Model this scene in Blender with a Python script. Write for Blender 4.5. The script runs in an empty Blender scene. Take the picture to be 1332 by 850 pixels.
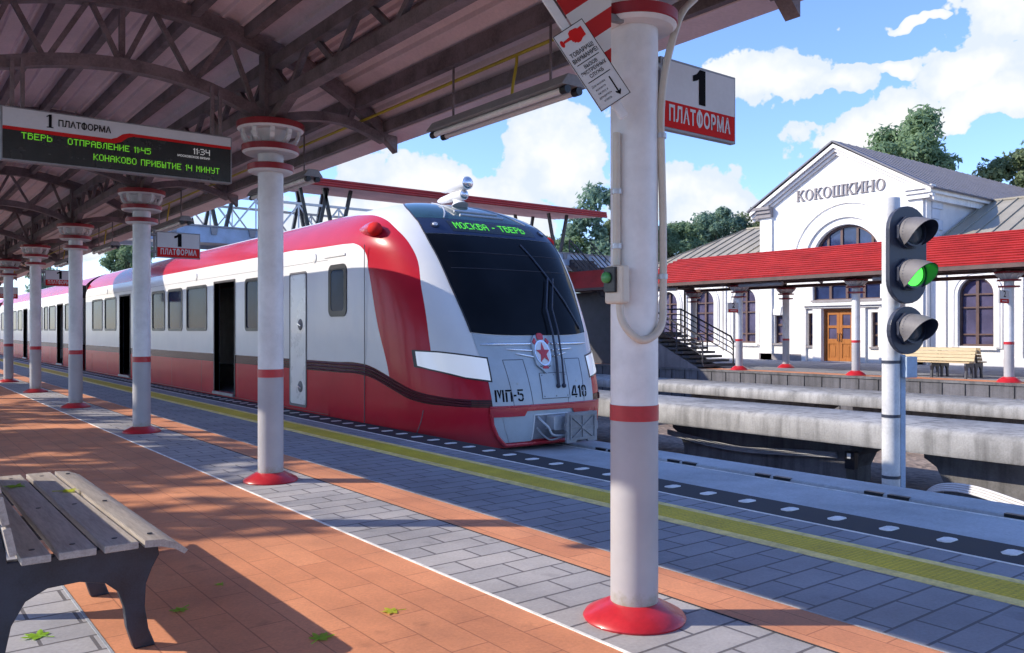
import bpy, bmesh, math, random
from mathutils import Vector, Matrix
random.seed(7)
R = math.radians
scene = bpy.context.scene
COL = scene.collection
ORG = {}

# ------------------------------------------------------------------ materials
def new_mat(name):
    m = bpy.data.materials.new(name); m.use_nodes = True
    nt = m.node_tree; b = nt.nodes['Principled BSDF']
    return m, nt, b
def N(nt, t, **kw):
    n = nt.nodes.new(t)
    for k, v in kw.items(): setattr(n, k, v)
    return n
def lk(nt, a, b): nt.links.new(a, b)
def mth(nt, op, a, b=None, c=None, clamp=False):
    n = nt.nodes.new('ShaderNodeMath'); n.operation = op; n.use_clamp = clamp
    for i, v in enumerate((a, b, c)):
        if v is None: continue
        if isinstance(v, (int, float)): n.inputs[i].default_value = v
        else: nt.links.new(v, n.inputs[i])
    return n.outputs[0]
def mixc(nt, f, a, b, blend='MIX'):
    n = nt.nodes.new('ShaderNodeMix'); n.data_type = 'RGBA'; n.blend_type = blend
    for i, v in ((0, f), (6, a), (7, b)):
        if isinstance(v, (int, float)): n.inputs[i].default_value = v
        elif isinstance(v, tuple): n.inputs[i].default_value = (*v[:3], 1)
        else: nt.links.new(v, n.inputs[i])
    return n.outputs[2]
def noise(nt, vec, scale, detail=4, rough=0.55, out='Fac'):
    n = N(nt, 'ShaderNodeTexNoise'); n.inputs['Scale'].default_value = scale
    n.inputs['Detail'].default_value = detail; n.inputs['Roughness'].default_value = rough
    if vec is not None: lk(nt, vec, n.inputs['Vector'])
    return n.outputs[out]
def ramp(nt, f, stops):
    n = N(nt, 'ShaderNodeValToRGB'); e = n.color_ramp.elements
    while len(e) < len(stops): e.new(0.5)
    for el, (p, c) in zip(e, stops):
        el.position = p; el.color = (*c, 1) if isinstance(c, tuple) else (c, c, c, 1)
    lk(nt, f, n.inputs[0]); return n.outputs[0]
def objco(nt): return N(nt, 'ShaderNodeTexCoord').outputs['Object']
def worldpos(nt): return N(nt, 'ShaderNodeNewGeometry').outputs['Position']
def bump(nt, b, h, strength=0.3, dist=0.01):
    n = N(nt, 'ShaderNodeBump'); n.inputs['Strength'].default_value = strength
    n.inputs['Distance'].default_value = dist
    lk(nt, h, n.inputs['Height']); lk(nt, n.outputs[0], b.inputs['Normal'])

def paint(name, col, rough=0.45, metal=0.0, var=0.12, scale=3.0, fine=40.0, bmp=0.05, coat=0.0, spec=0.5):
    m, nt, b = new_mat(name)
    p = worldpos(nt)
    a = noise(nt, p, scale, 6, 0.6); f = noise(nt, p, fine, 4, 0.6)
    s = mth(nt, 'ADD', mth(nt, 'MULTIPLY', a, 0.7), mth(nt, 'MULTIPLY', f, 0.3))
    lo = tuple(c * (1 - var * 2.2) for c in col); hi = tuple(min(1, c * (1 + var)) for c in col)
    lk(nt, ramp(nt, s, [(0.3, lo), (0.6, hi)]), b.inputs['Base Color'])
    lk(nt, mth(nt, 'ADD', mth(nt, 'MULTIPLY', a, 0.25), rough - 0.12), b.inputs['Roughness'])
    b.inputs['Metallic'].default_value = metal
    b.inputs['Coat Weight'].default_value = coat
    b.inputs['Specular IOR Level'].default_value = spec
    if bmp: bump(nt, b, f, bmp, 0.004)
    return m
def emit(name, col, strength, base=(0, 0, 0)):
    m, nt, b = new_mat(name)
    b.inputs['Base Color'].default_value = (*base, 1)
    b.inputs['Emission Color'].default_value = (*col, 1); b.inputs['Emission Strength'].default_value = strength
    return m
def glass(name, col, rough=0.04, spec=0.6, ior=1.45):
    m, nt, b = new_mat(name); b.inputs['IOR'].default_value = ior
    a = noise(nt, worldpos(nt), 1.3, 3)
    lk(nt, ramp(nt, a, [(0.35, tuple(c * 0.6 for c in col)), (0.65, col)]), b.inputs['Base Color'])
    b.inputs['Roughness'].default_value = rough; b.inputs['Specular IOR Level'].default_value = spec
    return m
def paving(name, c1, c2, mort, w, h, rot=0.0, msize=0.008, rough=0.75, off=0.5, lowc=None):
    m, nt, b = new_mat(name)
    p = worldpos(nt)
    mp = N(nt, 'ShaderNodeMapping'); mp.inputs['Rotation'].default_value = (0, 0, rot); lk(nt, p, mp.inputs['Vector'])
    br = N(nt, 'ShaderNodeTexBrick'); lk(nt, mp.outputs[0], br.inputs['Vector'])
    br.offset = off; br.inputs['Scale'].default_value = 1.0
    br.inputs['Brick Width'].default_value = w; br.inputs['Row Height'].default_value = h
    br.inputs['Mortar Size'].default_value = msize; br.inputs['Mortar Smooth'].default_value = 0.2
    br.inputs['Color1'].default_value = (*c1, 1); br.inputs['Color2'].default_value = (*c2, 1); br.inputs['Mortar'].default_value = (*mort, 1)
    a = noise(nt, p, 1.1, 6, 0.65); f = noise(nt, p, 55, 4, 0.7)
    c = mixc(nt, 1.0, br.outputs['Color'], ramp(nt, a, [(0.25, 0.64), (0.62, 1.08)]), 'MULTIPLY')
    c = mixc(nt, 0.6, c, ramp(nt, f, [(0.3, 0.75), (0.7, 1.15)]), 'MULTIPLY')
    # dark blots
    st = ramp(nt, noise(nt, p, 3.7, 3, 0.5), [(0.64, 1.0), (0.72, 0.72)])
    c = mixc(nt, 0.8, c, st, 'MULTIPLY')
    lk(nt, c, b.inputs['Base Color'])
    lk(nt, mth(nt, 'ADD', mth(nt, 'MULTIPLY', a, 0.3), rough - 0.2), b.inputs['Roughness'])
    hgt = mth(nt, 'ADD', mth(nt, 'MULTIPLY', br.outputs['Fac'], -1.0), mth(nt, 'MULTIPLY', f, 0.25))
    bump(nt, b, hgt, 0.35, 0.006)
    return m
def concrete(name, col, stain=0.5, rough=0.8, streak=True):
    m, nt, b = new_mat(name)
    p = worldpos(nt)
    a = noise(nt, p, 0.9, 8, 0.65); f = noise(nt, p, 30, 5, 0.7)
    mp = N(nt, 'ShaderNodeMapping'); mp.inputs['Scale'].default_value = (3.0, 3.0, 0.25); lk(nt, p, mp.inputs['Vector'])
    s = noise(nt, mp.outputs[0], 1.6, 5, 0.6)
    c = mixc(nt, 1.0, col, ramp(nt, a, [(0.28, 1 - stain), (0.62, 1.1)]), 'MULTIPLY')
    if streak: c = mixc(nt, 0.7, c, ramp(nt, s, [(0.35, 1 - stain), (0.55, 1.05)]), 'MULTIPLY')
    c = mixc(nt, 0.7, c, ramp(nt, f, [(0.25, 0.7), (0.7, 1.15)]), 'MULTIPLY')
    lk(nt, c, b.inputs['Base Color']); b.inputs['Roughness'].default_value = rough
    bump(nt, b, mth(nt, 'ADD', f, a), 0.25, 0.01)
    return m
def wood(name, c1, c2, axis='Y', rough=0.6, sc=1.0):
    m, nt, b = new_mat(name)
    mp = N(nt, 'ShaderNodeMapping'); s = {'X': (1.2, 14, 14), 'Y': (14, 1.2, 14), 'Z': (14, 14, 1.2)}[axis]
    mp.inputs['Scale'].default_value = tuple(q * sc for q in s); lk(nt, worldpos(nt), mp.inputs['Vector'])
    a = noise(nt, mp.outputs[0], 2.2, 7, 0.65); f = noise(nt, mp.outputs[0], 9, 3, 0.6)
    c = ramp(nt, a, [(0.3, c1), (0.65, c2)])
    c = mixc(nt, 0.5, c, ramp(nt, f, [(0.3, 0.65), (0.6, 1.1)]), 'MULTIPLY')
    lk(nt, c, b.inputs['Base Color']); b.inputs['Roughness'].default_value = rough
    bump(nt, b, a, 0.25, 0.004)
    return m
def foliage(name, dark, light):
    m, nt, b = new_mat(name)
    p = worldpos(nt)
    a = noise(nt, p, 0.7, 3, 0.6); f = noise(nt, p, 5.0, 2, 0.6)
    s = mth(nt, 'ADD', mth(nt, 'MULTIPLY', a, 0.6), mth(nt, 'MULTIPLY', f, 0.4))
    lk(nt, ramp(nt, s, [(0.35, dark), (0.62, light)]), b.inputs['Base Color'])
    b.inputs['Roughness'].default_value = 0.6; b.inputs['Specular IOR Level'].default_value = 0.25
    tr = N(nt, 'ShaderNodeBsdfTranslucent'); tr.inputs['Color'].default_value = (*light, 1)
    mx = N(nt, 'ShaderNodeMixShader'); mx.inputs[0].default_value = 0.45
    out = nt.nodes['Material Output']
    lk(nt, b.outputs[0], mx.inputs[1]); lk(nt, tr.outputs[0], mx.inputs[2]); lk(nt, mx.outputs[0], out.inputs[0])
    return m

M = {}
M['tile_orange'] = paving('orange_pavers', (0.68, 0.285, 0.145), (0.60, 0.235, 0.115), (0.40, 0.15, 0.075), 0.55, 0.20, R(90), 0.004)
M['tile_grey'] = paving('grey_pavers', (0.42, 0.40, 0.41), (0.35, 0.34, 0.36), (0.13, 0.12, 0.13), 0.40, 0.21, 0.0, 0.009)
M['tile_blue'] = paving('slate_pavers', (0.30, 0.31, 0.35), (0.25, 0.265, 0.31), (0.10, 0.10, 0.12), 0.40, 0.20, 0.0, 0.009)
M['edge_stone'] = concrete('pale_edge_stone', (0.36, 0.38, 0.42), 0.3)
M['slab'] = concrete('track_slab_concrete', (0.42, 0.44, 0.46), 0.35, streak=False)
M['beam'] = concrete('guideway_concrete', (0.36, 0.355, 0.35), 0.5)
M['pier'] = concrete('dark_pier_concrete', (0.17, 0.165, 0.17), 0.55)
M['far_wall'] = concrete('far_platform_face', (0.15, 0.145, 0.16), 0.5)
M['asphalt_black'] = paint('black_edge_strip', (0.016, 0.018, 0.026), 0.75, var=0.25, fine=90, bmp=0.2)
M['white_mark'] = paint('white_marking_paint', (0.78, 0.78, 0.76), 0.6, var=0.15, scale=9)
M['yellow_line'] = paint('pale_yellow_line_paint', (0.84, 0.66, 0.22), 0.6, var=0.2, scale=8)
M['white_paint'] = paint('white_column_paint', (0.74, 0.74, 0.75), 0.4, var=0.09, scale=2.6, fine=14, bmp=0.03)
def grey_base():
    m, nt, b = new_mat('grey_column_paint'); p = worldpos(nt)
    z = N(nt, 'ShaderNodeSeparateXYZ'); lk(nt, p, z.inputs[0])
    a = noise(nt, p, 3, 5, 0.6); f = noise(nt, p, 18, 5, 0.7)
    c = ramp(nt, a, [(0.3, (0.36, 0.35, 0.375)), (0.62, (0.42, 0.41, 0.43))])
    grime = ramp(nt, mth(nt, 'ADD', mth(nt, 'MULTIPLY', z.outputs[2], 3.2), mth(nt, 'MULTIPLY', f, 0.9)), [(0.55, 0.75), (0.95, 0.0)])
    lk(nt, mixc(nt, grime, c, (0.22, 0.20, 0.09)), b.inputs['Base Color']); b.inputs['Roughness'].default_value = 0.45
    bump(nt, b, f, 0.05, 0.004); return m
M['grey_paint'] = grey_base()
M['rim_red'] = paint('dark_red_rim_paint', (0.27, 0.008, 0.018), 0.4)
M['red_paint'] = paint('red_column_paint', (0.48, 0.018, 0.03), 0.35, var=0.12, coat=0.2)
M['steel'] = paint('brown_canopy_steel', (0.20, 0.155, 0.165), 0.55, var=0.3, scale=4, fine=60, bmp=0.08)
M['roof_sheet'] = paint('mauve_corrugated_sheet', (0.80, 0.615, 0.63), 0.42, var=0.10, scale=1.2, bmp=0.0)
M['yellow_cable'] = paint('yellow_cable_sheath', (0.55, 0.40, 0.03), 0.5)
M['cream'] = paint('cream_plastic', (0.62, 0.56, 0.47), 0.45, var=0.06)
M['black'] = paint('black_plastic', (0.012, 0.013, 0.018), 0.4, var=0.2)
M['iron'] = paint('dark_blue_cast_iron', (0.022, 0.026, 0.04), 0.42, var=0.3, scale=6, fine=120, bmp=0.15)
M['grey_metal'] = paint('grey_metal', (0.26, 0.26, 0.275), 0.45, var=0.15)
M['alu'] = paint('light_metal', (0.50, 0.52, 0.55), 0.35, metal=0.3, var=0.1)
M['chrome'] = paint('polished_metal', (0.80, 0.80, 0.82), 0.22, metal=0.9, var=0.05)
M['lamp_tube'] = paint('unlit_fluorescent_tube', (0.80, 0.76, 0.74), 0.25, var=0.03, bmp=0)
M['sign_white'] = paint('sign_white', (0.66, 0.67, 0.69), 0.85, var=0.04, bmp=0, spec=0.15)
M['sign_red'] = paint('sign_red', (0.62, 0.022, 0.022), 0.85, var=0.05, bmp=0, spec=0.15)
M['ink'] = paint('black_sign_ink', (0.012, 0.012, 0.014), 0.85, bmp=0, spec=0.05)
M['board'] = paint('dark_display_screen', (0.028, 0.030, 0.030), 0.25, var=0.1, bmp=0)
M['led'] = emit('green_display_dots', (0.16, 0.55, 0.02), 0.36, (0.05, 0.2, 0.02))
M['led_train'] = emit('bright_green_display_dots', (0.10, 0.75, 0.06), 0.6, (0.05, 0.2, 0.02))
M['dots_white'] = emit('white_display_dots', (0.6, 0.6, 0.62), 0.22, (0.3, 0.3, 0.3))
M['slat_wood'] = wood('weathered_grey_slats', (0.30, 0.26, 0.23), (0.46, 0.41, 0.365), 'Y')
M['slat_pale'] = wood('pale_yellow_slats', (0.42, 0.32, 0.19), (0.56, 0.45, 0.28), 'Y')
M['leaf_green'] = foliage('fallen_leaf_green', (0.24, 0.46, 0.03), (0.38, 0.62, 0.06))
M['leaf_lime'] = foliage('fallen_leaf_lime', (0.44, 0.55, 0.04), (0.62, 0.66, 0.08))
M['car_white'] = paint('white_train_enamel', (0.74, 0.74, 0.74), 0.28, var=0.03, bmp=0, coat=0.3)
M['car_grey'] = paint('silver_blue_train_enamel', (0.42, 0.465, 0.50), 0.34, var=0.05, bmp=0, coat=0.1)
M['car_red'] = paint('red_train_enamel', (0.47, 0.02, 0.035), 0.25, var=0.06, bmp=0, coat=0.5)
M['car_dark'] = paint('train_rubber', (0.035, 0.03, 0.035), 0.5, var=0.2)
M['maroon'] = paint('maroon_rubbing_strip', (0.085, 0.010, 0.018), 0.35, bmp=0)
M['interior'] = paint('dark_train_interior', (0.22, 0.22, 0.24), 0.6, var=0.2)
M['seal'] = paint('black_window_seal', (0.02, 0.018, 0.02), 0.4)
M['line'] = paint('dark_panel_joint', (0.11, 0.11, 0.125), 0.5)
M['glass_dark'] = glass('dark_windscreen_glass', (0.010, 0.011, 0.014), 0.06, 0.5, 1.2)
M['glass_car'] = glass('blue_car_window_glass', (0.016, 0.034, 0.085), 0.06, 0.5, 1.10)
M['glass_teal'] = glass('teal_upper_glass', (0.03, 0.085, 0.10), 0.08)
M['glass_navy'] = glass('navy_station_glass', (0.035, 0.055, 0.14), 0.07)
M['glass_lilac'] = glass('lilac_station_glass', (0.115, 0.105, 0.19), 0.08)
M['navy'] = paint('navy_display_surround', (0.018, 0.028, 0.07), 0.35, bmp=0)
M['headlight'] = emit('lit_frosted_headlamp_lens', (0.92, 0.96, 1.0), 0.15, (0.66, 0.70, 0.74))
M['headlight'].node_tree.nodes['Principled BSDF'].inputs['Roughness'].default_value = 0.06
M['stone_white'] = concrete('white_stucco', (0.80, 0.785, 0.765), 0.10)
M['stone_trim'] = paint('pale_stone_trim', (0.70, 0.69, 0.69), 0.75, var=0.07, scale=1.5, bmp=0.1)
M['stone_block'] = paint('blueish_corner_stone', (0.55, 0.60, 0.68), 0.75, var=0.08, bmp=0.1)
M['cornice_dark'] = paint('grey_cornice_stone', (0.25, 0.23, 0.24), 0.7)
M['slate'] = paint('slate_grey_roof', (0.115, 0.115, 0.15), 0.5, var=0.15, scale=2)
M['olive_roof'] = paint('khaki_metal_roof', (0.33, 0.30, 0.24), 0.5, var=0.12, scale=0.8, bmp=0)
M['red_roof'] = paint('red_corrugated_roof', (0.36, 0.022, 0.02), 0.4, var=0.15, scale=1.5, bmp=0)
M['brown_trim'] = paint('rusty_brown_trim', (0.10, 0.055, 0.05), 0.6, var=0.2)
M['door_wood'] = wood('varnished_orange_wood', (0.30, 0.10, 0.025), (0.48, 0.19, 0.05), 'Z', 0.35)
M['stair'] = paint('dark_stair_steel', (0.045, 0.042, 0.05), 0.6, var=0.2)
M['stair_wall'] = concrete('grey_brown_stair_wall', (0.23, 0.20, 0.20), 0.3)
M['bark'] = wood('rough_bark', (0.035, 0.026, 0.02), (0.10, 0.075, 0.055), 'Z', 0.9, 0.4)
M['leaf_a'] = foliage('mid_green_foliage', (0.12, 0.20, 0.13), (0.26, 0.37, 0.20))
M['leaf_b'] = foliage('blue_green_foliage', (0.115, 0.195, 0.16), (0.24, 0.36, 0.26))
M['leaf_c'] = foliage('dark_olive_foliage', (0.12, 0.17, 0.10), (0.25, 0.31, 0.16))
M['emblem_red'] = paint('red_enamel_badge', (0.55, 0.012, 0.012), 0.25, var=0.05, bmp=0, coat=0.5)
M['lens_grey'] = glass('smoky_signal_lens', (0.10, 0.11, 0.12), 0.12)
M['lens_green'] = emit('lit_green_lens', (0.06, 0.75, 0.06), 1.6, (0.02, 0.3, 0.02))
M['lens_green_soft'] = paint('green_button', (0.07, 0.30, 0.09), 0.35, bmp=0)
M['visor_in'] = paint('grey_signal_visor', (0.15, 0.14, 0.145), 0.6)
M['mast_grey'] = paint('pale_grey_mast_paint', (0.56, 0.56, 0.57), 0.45, var=0.12)
M['signal_dark'] = paint('dark_blue_signal_housing', (0.035, 0.04, 0.062), 0.42, var=0.12)
M['blue_box'] = paint('pale_blue_box', (0.33, 0.42, 0.55), 0.45)
M['grass'] = paint('grass_ground', (0.05, 0.09, 0.03), 0.9, var=0.3, scale=2, fine=30)

def ground_mat():
    m, nt, b = new_mat('dry_gravel_ground'); p = worldpos(nt)
    v = N(nt, 'ShaderNodeTexVoronoi'); v.inputs['Scale'].default_value = 9; lk(nt, p, v.inputs['Vector'])
    a = noise(nt, p, 0.5, 6, 0.65)
    c = mixc(nt, 1.0, ramp(nt, a, [(0.3, (0.16, 0.115, 0.095)), (0.65, (0.34, 0.26, 0.21))]), ramp(nt, v.outputs['Color'], [(0.1, 0.6), (0.9, 1.15)]), 'MULTIPLY')
    lk(nt, c, b.inputs['Base Color']); b.inputs['Roughness'].default_value = 0.9
    bump(nt, b, v.outputs['Distance'], 0.6, 0.04); return m
M['ground'] = ground_mat()
def tactile_mat():
    m, nt, b = new_mat('olive_tactile_paving'); p = worldpos(nt)
    v = N(nt, 'ShaderNodeTexVoronoi'); v.inputs['Scale'].default_value = 28; v.inputs['Randomness'].default_value = 0.15; lk(nt, p, v.inputs['Vector'])
    a = noise(nt, p, 2.5, 6, 0.65)
    c = mixc(nt, 1.0, ramp(nt, a, [(0.3, (0.60, 0.43, 0.008)), (0.65, (0.80, 0.60, 0.015))]), ramp(nt, v.outputs['Distance'], [(0.15, 1.1), (0.5, 0.82)]), 'MULTIPLY')
    spots = ramp(nt, noise(nt, p, 60, 2, 0.5), [(0.30, 0.35), (0.36, 1.0)])
    c = mixc(nt, 0.8, c, spots, 'MULTIPLY')
    lk(nt, c, b.inputs['Base Color']); b.inputs['Roughness'].default_value = 0.7
    bump(nt, b, mth(nt, 'MULTIPLY', v.outputs['Distance'], -1), 0.5, 0.01); return m
M['tactile'] = tactile_mat()

# ------------------------------------------------------------------ mesh kit
class MB:
    def __init__(s): s.bm = bmesh.new()
    def box(s, x0, x1, y0, y1, z0, z1):
        vs = [s.bm.verts.new(p) for p in ((x0,y0,z0),(x1,y0,z0),(x1,y1,z0),(x0,y1,z0),(x0,y0,z1),(x1,y0,z1),(x1,y1,z1),(x0,y1,z1))]
        for f in ((0,3,2,1),(4,5,6,7),(0,1,5,4),(1,2,6,5),(2,3,7,6),(3,0,4,7)): s.bm.faces.new([vs[i] for i in f])
        return s
    def bar(s, a, b, w, h, up=(0,0,1)):
        a, b = Vector(a), Vector(b); d = (b-a)
        if d.length < 1e-6: return s
        d.normalize(); up = Vector(up)
        if abs(d.dot(up)) > 0.999: up = Vector((0,1,0))
        sx = d.cross(up).normalized(); sz = sx.cross(d).normalized()
        vs = []
        for p in (a, b):
            for i, j in ((-1,-1),(1,-1),(1,1),(-1,1)): vs.append(s.bm.verts.new(p + sx*i*w/2 + sz*j*h/2))
        for f in ((3,2,1,0),(4,5,6,7),(0,1,5,4),(1,2,6,5),(2,3,7,6),(3,0,4,7)): s.bm.faces.new([vs[i] for i in f])
        return s
    def tube(s, pts, r, seg=10, caps=True):
        pts = [Vector(p) for p in pts]; rings = []
        n = len(pts); prev = None
        for i, p in enumerate(pts):
            d = ((pts[i+1]-p) if i < n-1 else (p-pts[i-1]))
            if 0 < i < n-1: d = (pts[i+1]-p).normalized() + (p-pts[i-1]).normalized()
            d.normalize()
            if prev is None:
                u = Vector((0,0,1)) if abs(d.z) < 0.9 else Vector((1,0,0)); sx = d.cross(u).normalized()
            else: sx = (prev - d*prev.dot(d)).normalized()
            prev = sx; sy = d.cross(sx).normalized()
            rr = r[i] if isinstance(r, (list, tuple)) else r
            rings.append([s.bm.verts.new(p + (sx*math.cos(t)+sy*math.sin(t))*rr) for t in [2*math.pi*k/seg for k in range(seg)]])
        for a, b in zip(rings, rings[1:]):
            for k in range(seg): s.bm.faces.new((a[k], a[(k+1)%seg], b[(k+1)%seg], b[k]))
        if caps: s.bm.faces.new(rings[0][::-1]); s.bm.faces.new(rings[-1])
        return s
    def lathe(s, c, prof, seg=28, axis=(0,0,1), caps=True):
        ax = Vector(axis).normalized(); u = Vector((1,0,0)) if abs(ax.x) < 0.9 else Vector((0,1,0))
        sx = (u - ax*u.dot(ax)).normalized(); sy = ax.cross(sx); c = Vector(c); rings = []
        for r, h in prof:
            rings.append([s.bm.verts.new(c + ax*h + (sx*math.cos(t)+sy*math.sin(t))*max(r,1e-4)) for t in [2*math.pi*k/seg for k in range(seg)]])
        for a, b in zip(rings, rings[1:]):
            for k in range(seg): s.bm.faces.new((a[k], a[(k+1)%seg], b[(k+1)%seg], b[k]))
        if caps: s.bm.faces.new(rings[0][::-1]); s.bm.faces.new(rings[-1])
        return s
    def plate(s, outline, holes=(), o=(0,0,0), u=(1,0,0), v=(0,0,1), n=(0,1,0), depth=0.05):
        """polygon (with holes) in plane o + a*u + b*v, extruded by depth along n"""
        o, u, v, n = Vector(o), Vector(u), Vector(v), Vector(n)
        t = bmesh.new(); es = []
        for loop in [outline, *holes]:
            vs = [t.verts.new((a, b, 0)) for a, b in loop]
            for i in range(len(vs)): es.append(t.edges.new((vs[i], vs[(i+1) % len(vs)])))
        bmesh.ops.triangle_fill(t, use_beauty=True, use_dissolve=False, edges=es)
        t.verts.ensure_lookup_table(); t.verts.index_update()
        f0 = [s.bm.verts.new(o + u*w.co.x + v*w.co.y) for w in t.verts]
        f1 = [s.bm.verts.new(o + u*w.co.x + v*w.co.y + n*depth) for w in t.verts]
        for f in t.faces:
            ix = [w.index for w in f.verts]
            s.bm.faces.new([f0[i] for i in ix]); s.bm.faces.new([f1[i] for i in ix[::-1]])
        for e in t.edges:
            if len(e.link_faces) == 1:
                a, b = e.verts[0].index, e.verts[1].index
                s.bm.faces.new((f0[a], f0[b], f1[b], f1[a]))
        t.free(); return s
    def grid(s, rows):
        vr = [[s.bm.verts.new(p) for p in r] for r in rows]
        for a, b in zip(vr, vr[1:]):
            for i in range(len(a)-1):
                try: s.bm.faces.new((a[i], a[i+1], b[i+1], b[i]))
                except ValueError: pass
        return s
    def raw(s, verts, faces):
        vs = [s.bm.verts.new(p) for p in verts]
        for f in faces: s.bm.faces.new([vs[i] for i in f])
        return s
    def build(s, name, mat, parent=None, smooth=None, bevel=0.0, recalc=True, loc=None):
        if recalc: bmesh.ops.recalc_face_normals(s.bm, faces=s.bm.faces)
        org = Vector(ORG.get(parent.name, (0,0,0))) if parent else Vector(loc or (0,0,0))
        me = bpy.data.meshes.new(name); bmesh.ops.translate(s.bm, verts=s.bm.verts, vec=-org)
        s.bm.to_mesh(me); s.bm.free()
        for m in (mat if isinstance(mat, (list, tuple)) else [mat]): me.materials.append(m)
        if smooth:
            for p in me.polygons: p.use_smooth = True
            me.set_sharp_from_angle(angle=R(smooth))
        o = bpy.data.objects.new(name, me); COL.objects.link(o)
        if parent: o.parent = parent
        else: o.location = org
        ORG[o.name] = tuple(org)
        if bevel:
            b = o.modifiers.new('bevel', 'BEVEL'); b.width = bevel; b.segments = 2; b.limit_method = 'ANGLE'; b.angle_limit = R(40)
        return o
def tag(o, label, cat, group=None, kind=None):
    o['label'] = label; o['category'] = cat
    if group: o['group'] = group
    if kind: o['kind'] = kind
    return o
def thing(name, label, cat, loc, group=None):
    o = bpy.data.objects.new(name, None); COL.objects.link(o); o.location = loc; o.empty_display_size = 0.2
    ORG[o.name] = tuple(loc); return tag(o, label, cat, group)
def copy_tree(o, loc=None, label=None, parent=None, rotz=None, scale=None):
    c = o.copy(); COL.objects.link(c)
    if parent: c.parent = parent
    if loc is not None: c.location = loc
    if rotz is not None: c.rotation_euler.z = rotz
    if scale is not None: c.scale = (scale,)*3 if isinstance(scale, (int, float)) else scale
    if label: c['label'] = label
    ORG[c.name] = tuple(c.location)
    for ch in list(o.children): copy_tree(ch, parent=c)
    return c
def struct(name, mb, mat, **k):
    o = mb.build(name, mat, **k); o['kind'] = 'structure'; return o
def text_verts(body, size, bold=0.0, align='CENTER', spacing=1.0, xs=1.0):
    cu = bpy.data.curves.new('txt', 'FONT'); cu.body = body; cu.size = size; cu.offset = bold
    cu.align_x = align; cu.align_y = 'CENTER'; cu.space_character = spacing; cu.resolution_u = 3
    o = bpy.data.objects.new('txt', cu); COL.objects.link(o)
    me = bpy.data.meshes.new_from_object(o.evaluated_get(bpy.context.evaluated_depsgraph_get()))
    vs = [(v.co.x*xs, v.co.y) for v in me.vertices]; fs = [tuple(p.vertices) for p in me.polygons]
    bpy.data.objects.remove(o); bpy.data.curves.remove(cu); bpy.data.meshes.remove(me)
    return vs, fs
def lettering(body, size, mat, parent, o, u=(1,0,0), v=(0,0,1), n=(0,-1,0), bold=0.0, align='CENTER', spacing=1.0, name='lettering', depth=0.003, xs=1.0, warp=None, serif=False):
    o, u, v, n = Vector(o), Vector(u), Vector(v), Vector(n); mb = MB()
    if body == '1':
        k = size*0.72; P1 = [(-.02,.5),(.17,.5),(.17,-.5),(-.05,-.5),(-.05,.22),(-.12,.17),(-.25,.12),(-.25,.29),(-.12,.36)]
        if serif: P1 = [(-.02,.5),(.12,.5),(.12,-.42),(.24,-.44),(.24,-.5),(-.22,-.5),(-.22,-.44),(-.08,-.42),(-.08,.34),(-.22,.28),(-.24,.34)]
        t_ = bmesh.new(); q = [t_.verts.new((a*k, b*k, 0)) for a, b in P1]; t_.faces.new(q); bmesh.ops.triangulate(t_, faces=t_.faces); t_.verts.index_update()
        vs = [(w_.co.x*xs, w_.co.y) for w_ in t_.verts]; fs = [tuple(w_.index for w_ in f.verts) for f in t_.faces]; t_.free()
    else:
        vs, fs = text_verts(body.replace('Ф', 'О'), size, bold, align, spacing, xs)
        if 'Ф' in body:
            i = body.index('Ф'); lo = min(a for a, b in vs)
            A = text_verts(body[:i], size, bold, 'LEFT', spacing, xs)[0]; B = text_verts(body[:i]+'О', size, bold, 'LEFT', spacing, xs)[0]
            l0 = min(a for a, b in A); xa, xb = max(a for a, b in A)-l0, max(a for a, b in B)-l0; xm = lo+(xa+xb)/2+size*0.012; hb = max(b for a, b in vs)*1.10; wb = size*(0.055*xs+bold/size)
            b0 = len(vs); y0_ = min(b for a, b in vs)*1.06; vs += [(xm-wb, y0_), (xm+wb, y0_), (xm+wb, hb), (xm-wb, hb)]; fs.append((b0, b0+1, b0+2, b0+3)); vs = vs[:b0]+[(a, b) for a, b in vs[b0:]]
            extra = set(range(b0, b0+4))
        
    pts = [o + u*a + v*b + n*(depth+(0.0007 if ('Ф' in body and i_ >= len(vs)-4) else 0)) for i_, (a, b) in enumerate(vs)]
    if warp: pts = [warp(p) for p in pts]
    mb.raw(pts, fs)
    return mb.build(name, mat, parent, recalc=False)
GL = {
'А':'01110 10001 10001 11111 10001 10001 10001','Б':'11111 10000 11110 10001 10001 10001 11110','В':'11110 10001 11110 10001 10001 10001 11110',
'Е':'11111 10000 10000 11110 10000 10000 11111','И':'10001 10001 10011 10101 11001 10001 10001','К':'10001 10010 10100 11000 10100 10010 10001',
'Л':'00111 01001 01001 01001 01001 01001 10001','М':'10001 11011 10101 10101 10001 10001 10001','Н':'10001 10001 10001 11111 10001 10001 10001',
'О':'01110 10001 10001 10001 10001 10001 01110','П':'11111 10001 10001 10001 10001 10001 10001','Р':'11110 10001 10001 11110 10000 10000 10000',
'С':'01111 10000 10000 10000 10000 10000 01111','Т':'11111 00100 00100 00100 00100 00100 00100','У':'10001 10001 10001 01111 00001 00001 01110',
'Ы':'10001 10001 10001 11101 10101 10101 11101','Ь':'10000 10000 11110 10001 10001 10001 11110','1':'01 11 01 01 01 01 01','3':'11110 00001 00001 01110 00001 00001 11110',
'4':'10001 10001 10001 11111 00001 00001 00001','5':'11111 10000 11110 00001 00001 00001 11110',':':'0 0 1 0 1 0 0','-':'000 000 000 111 000 000 000',' ':'000 000 000 000 000 000 000'}
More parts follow.
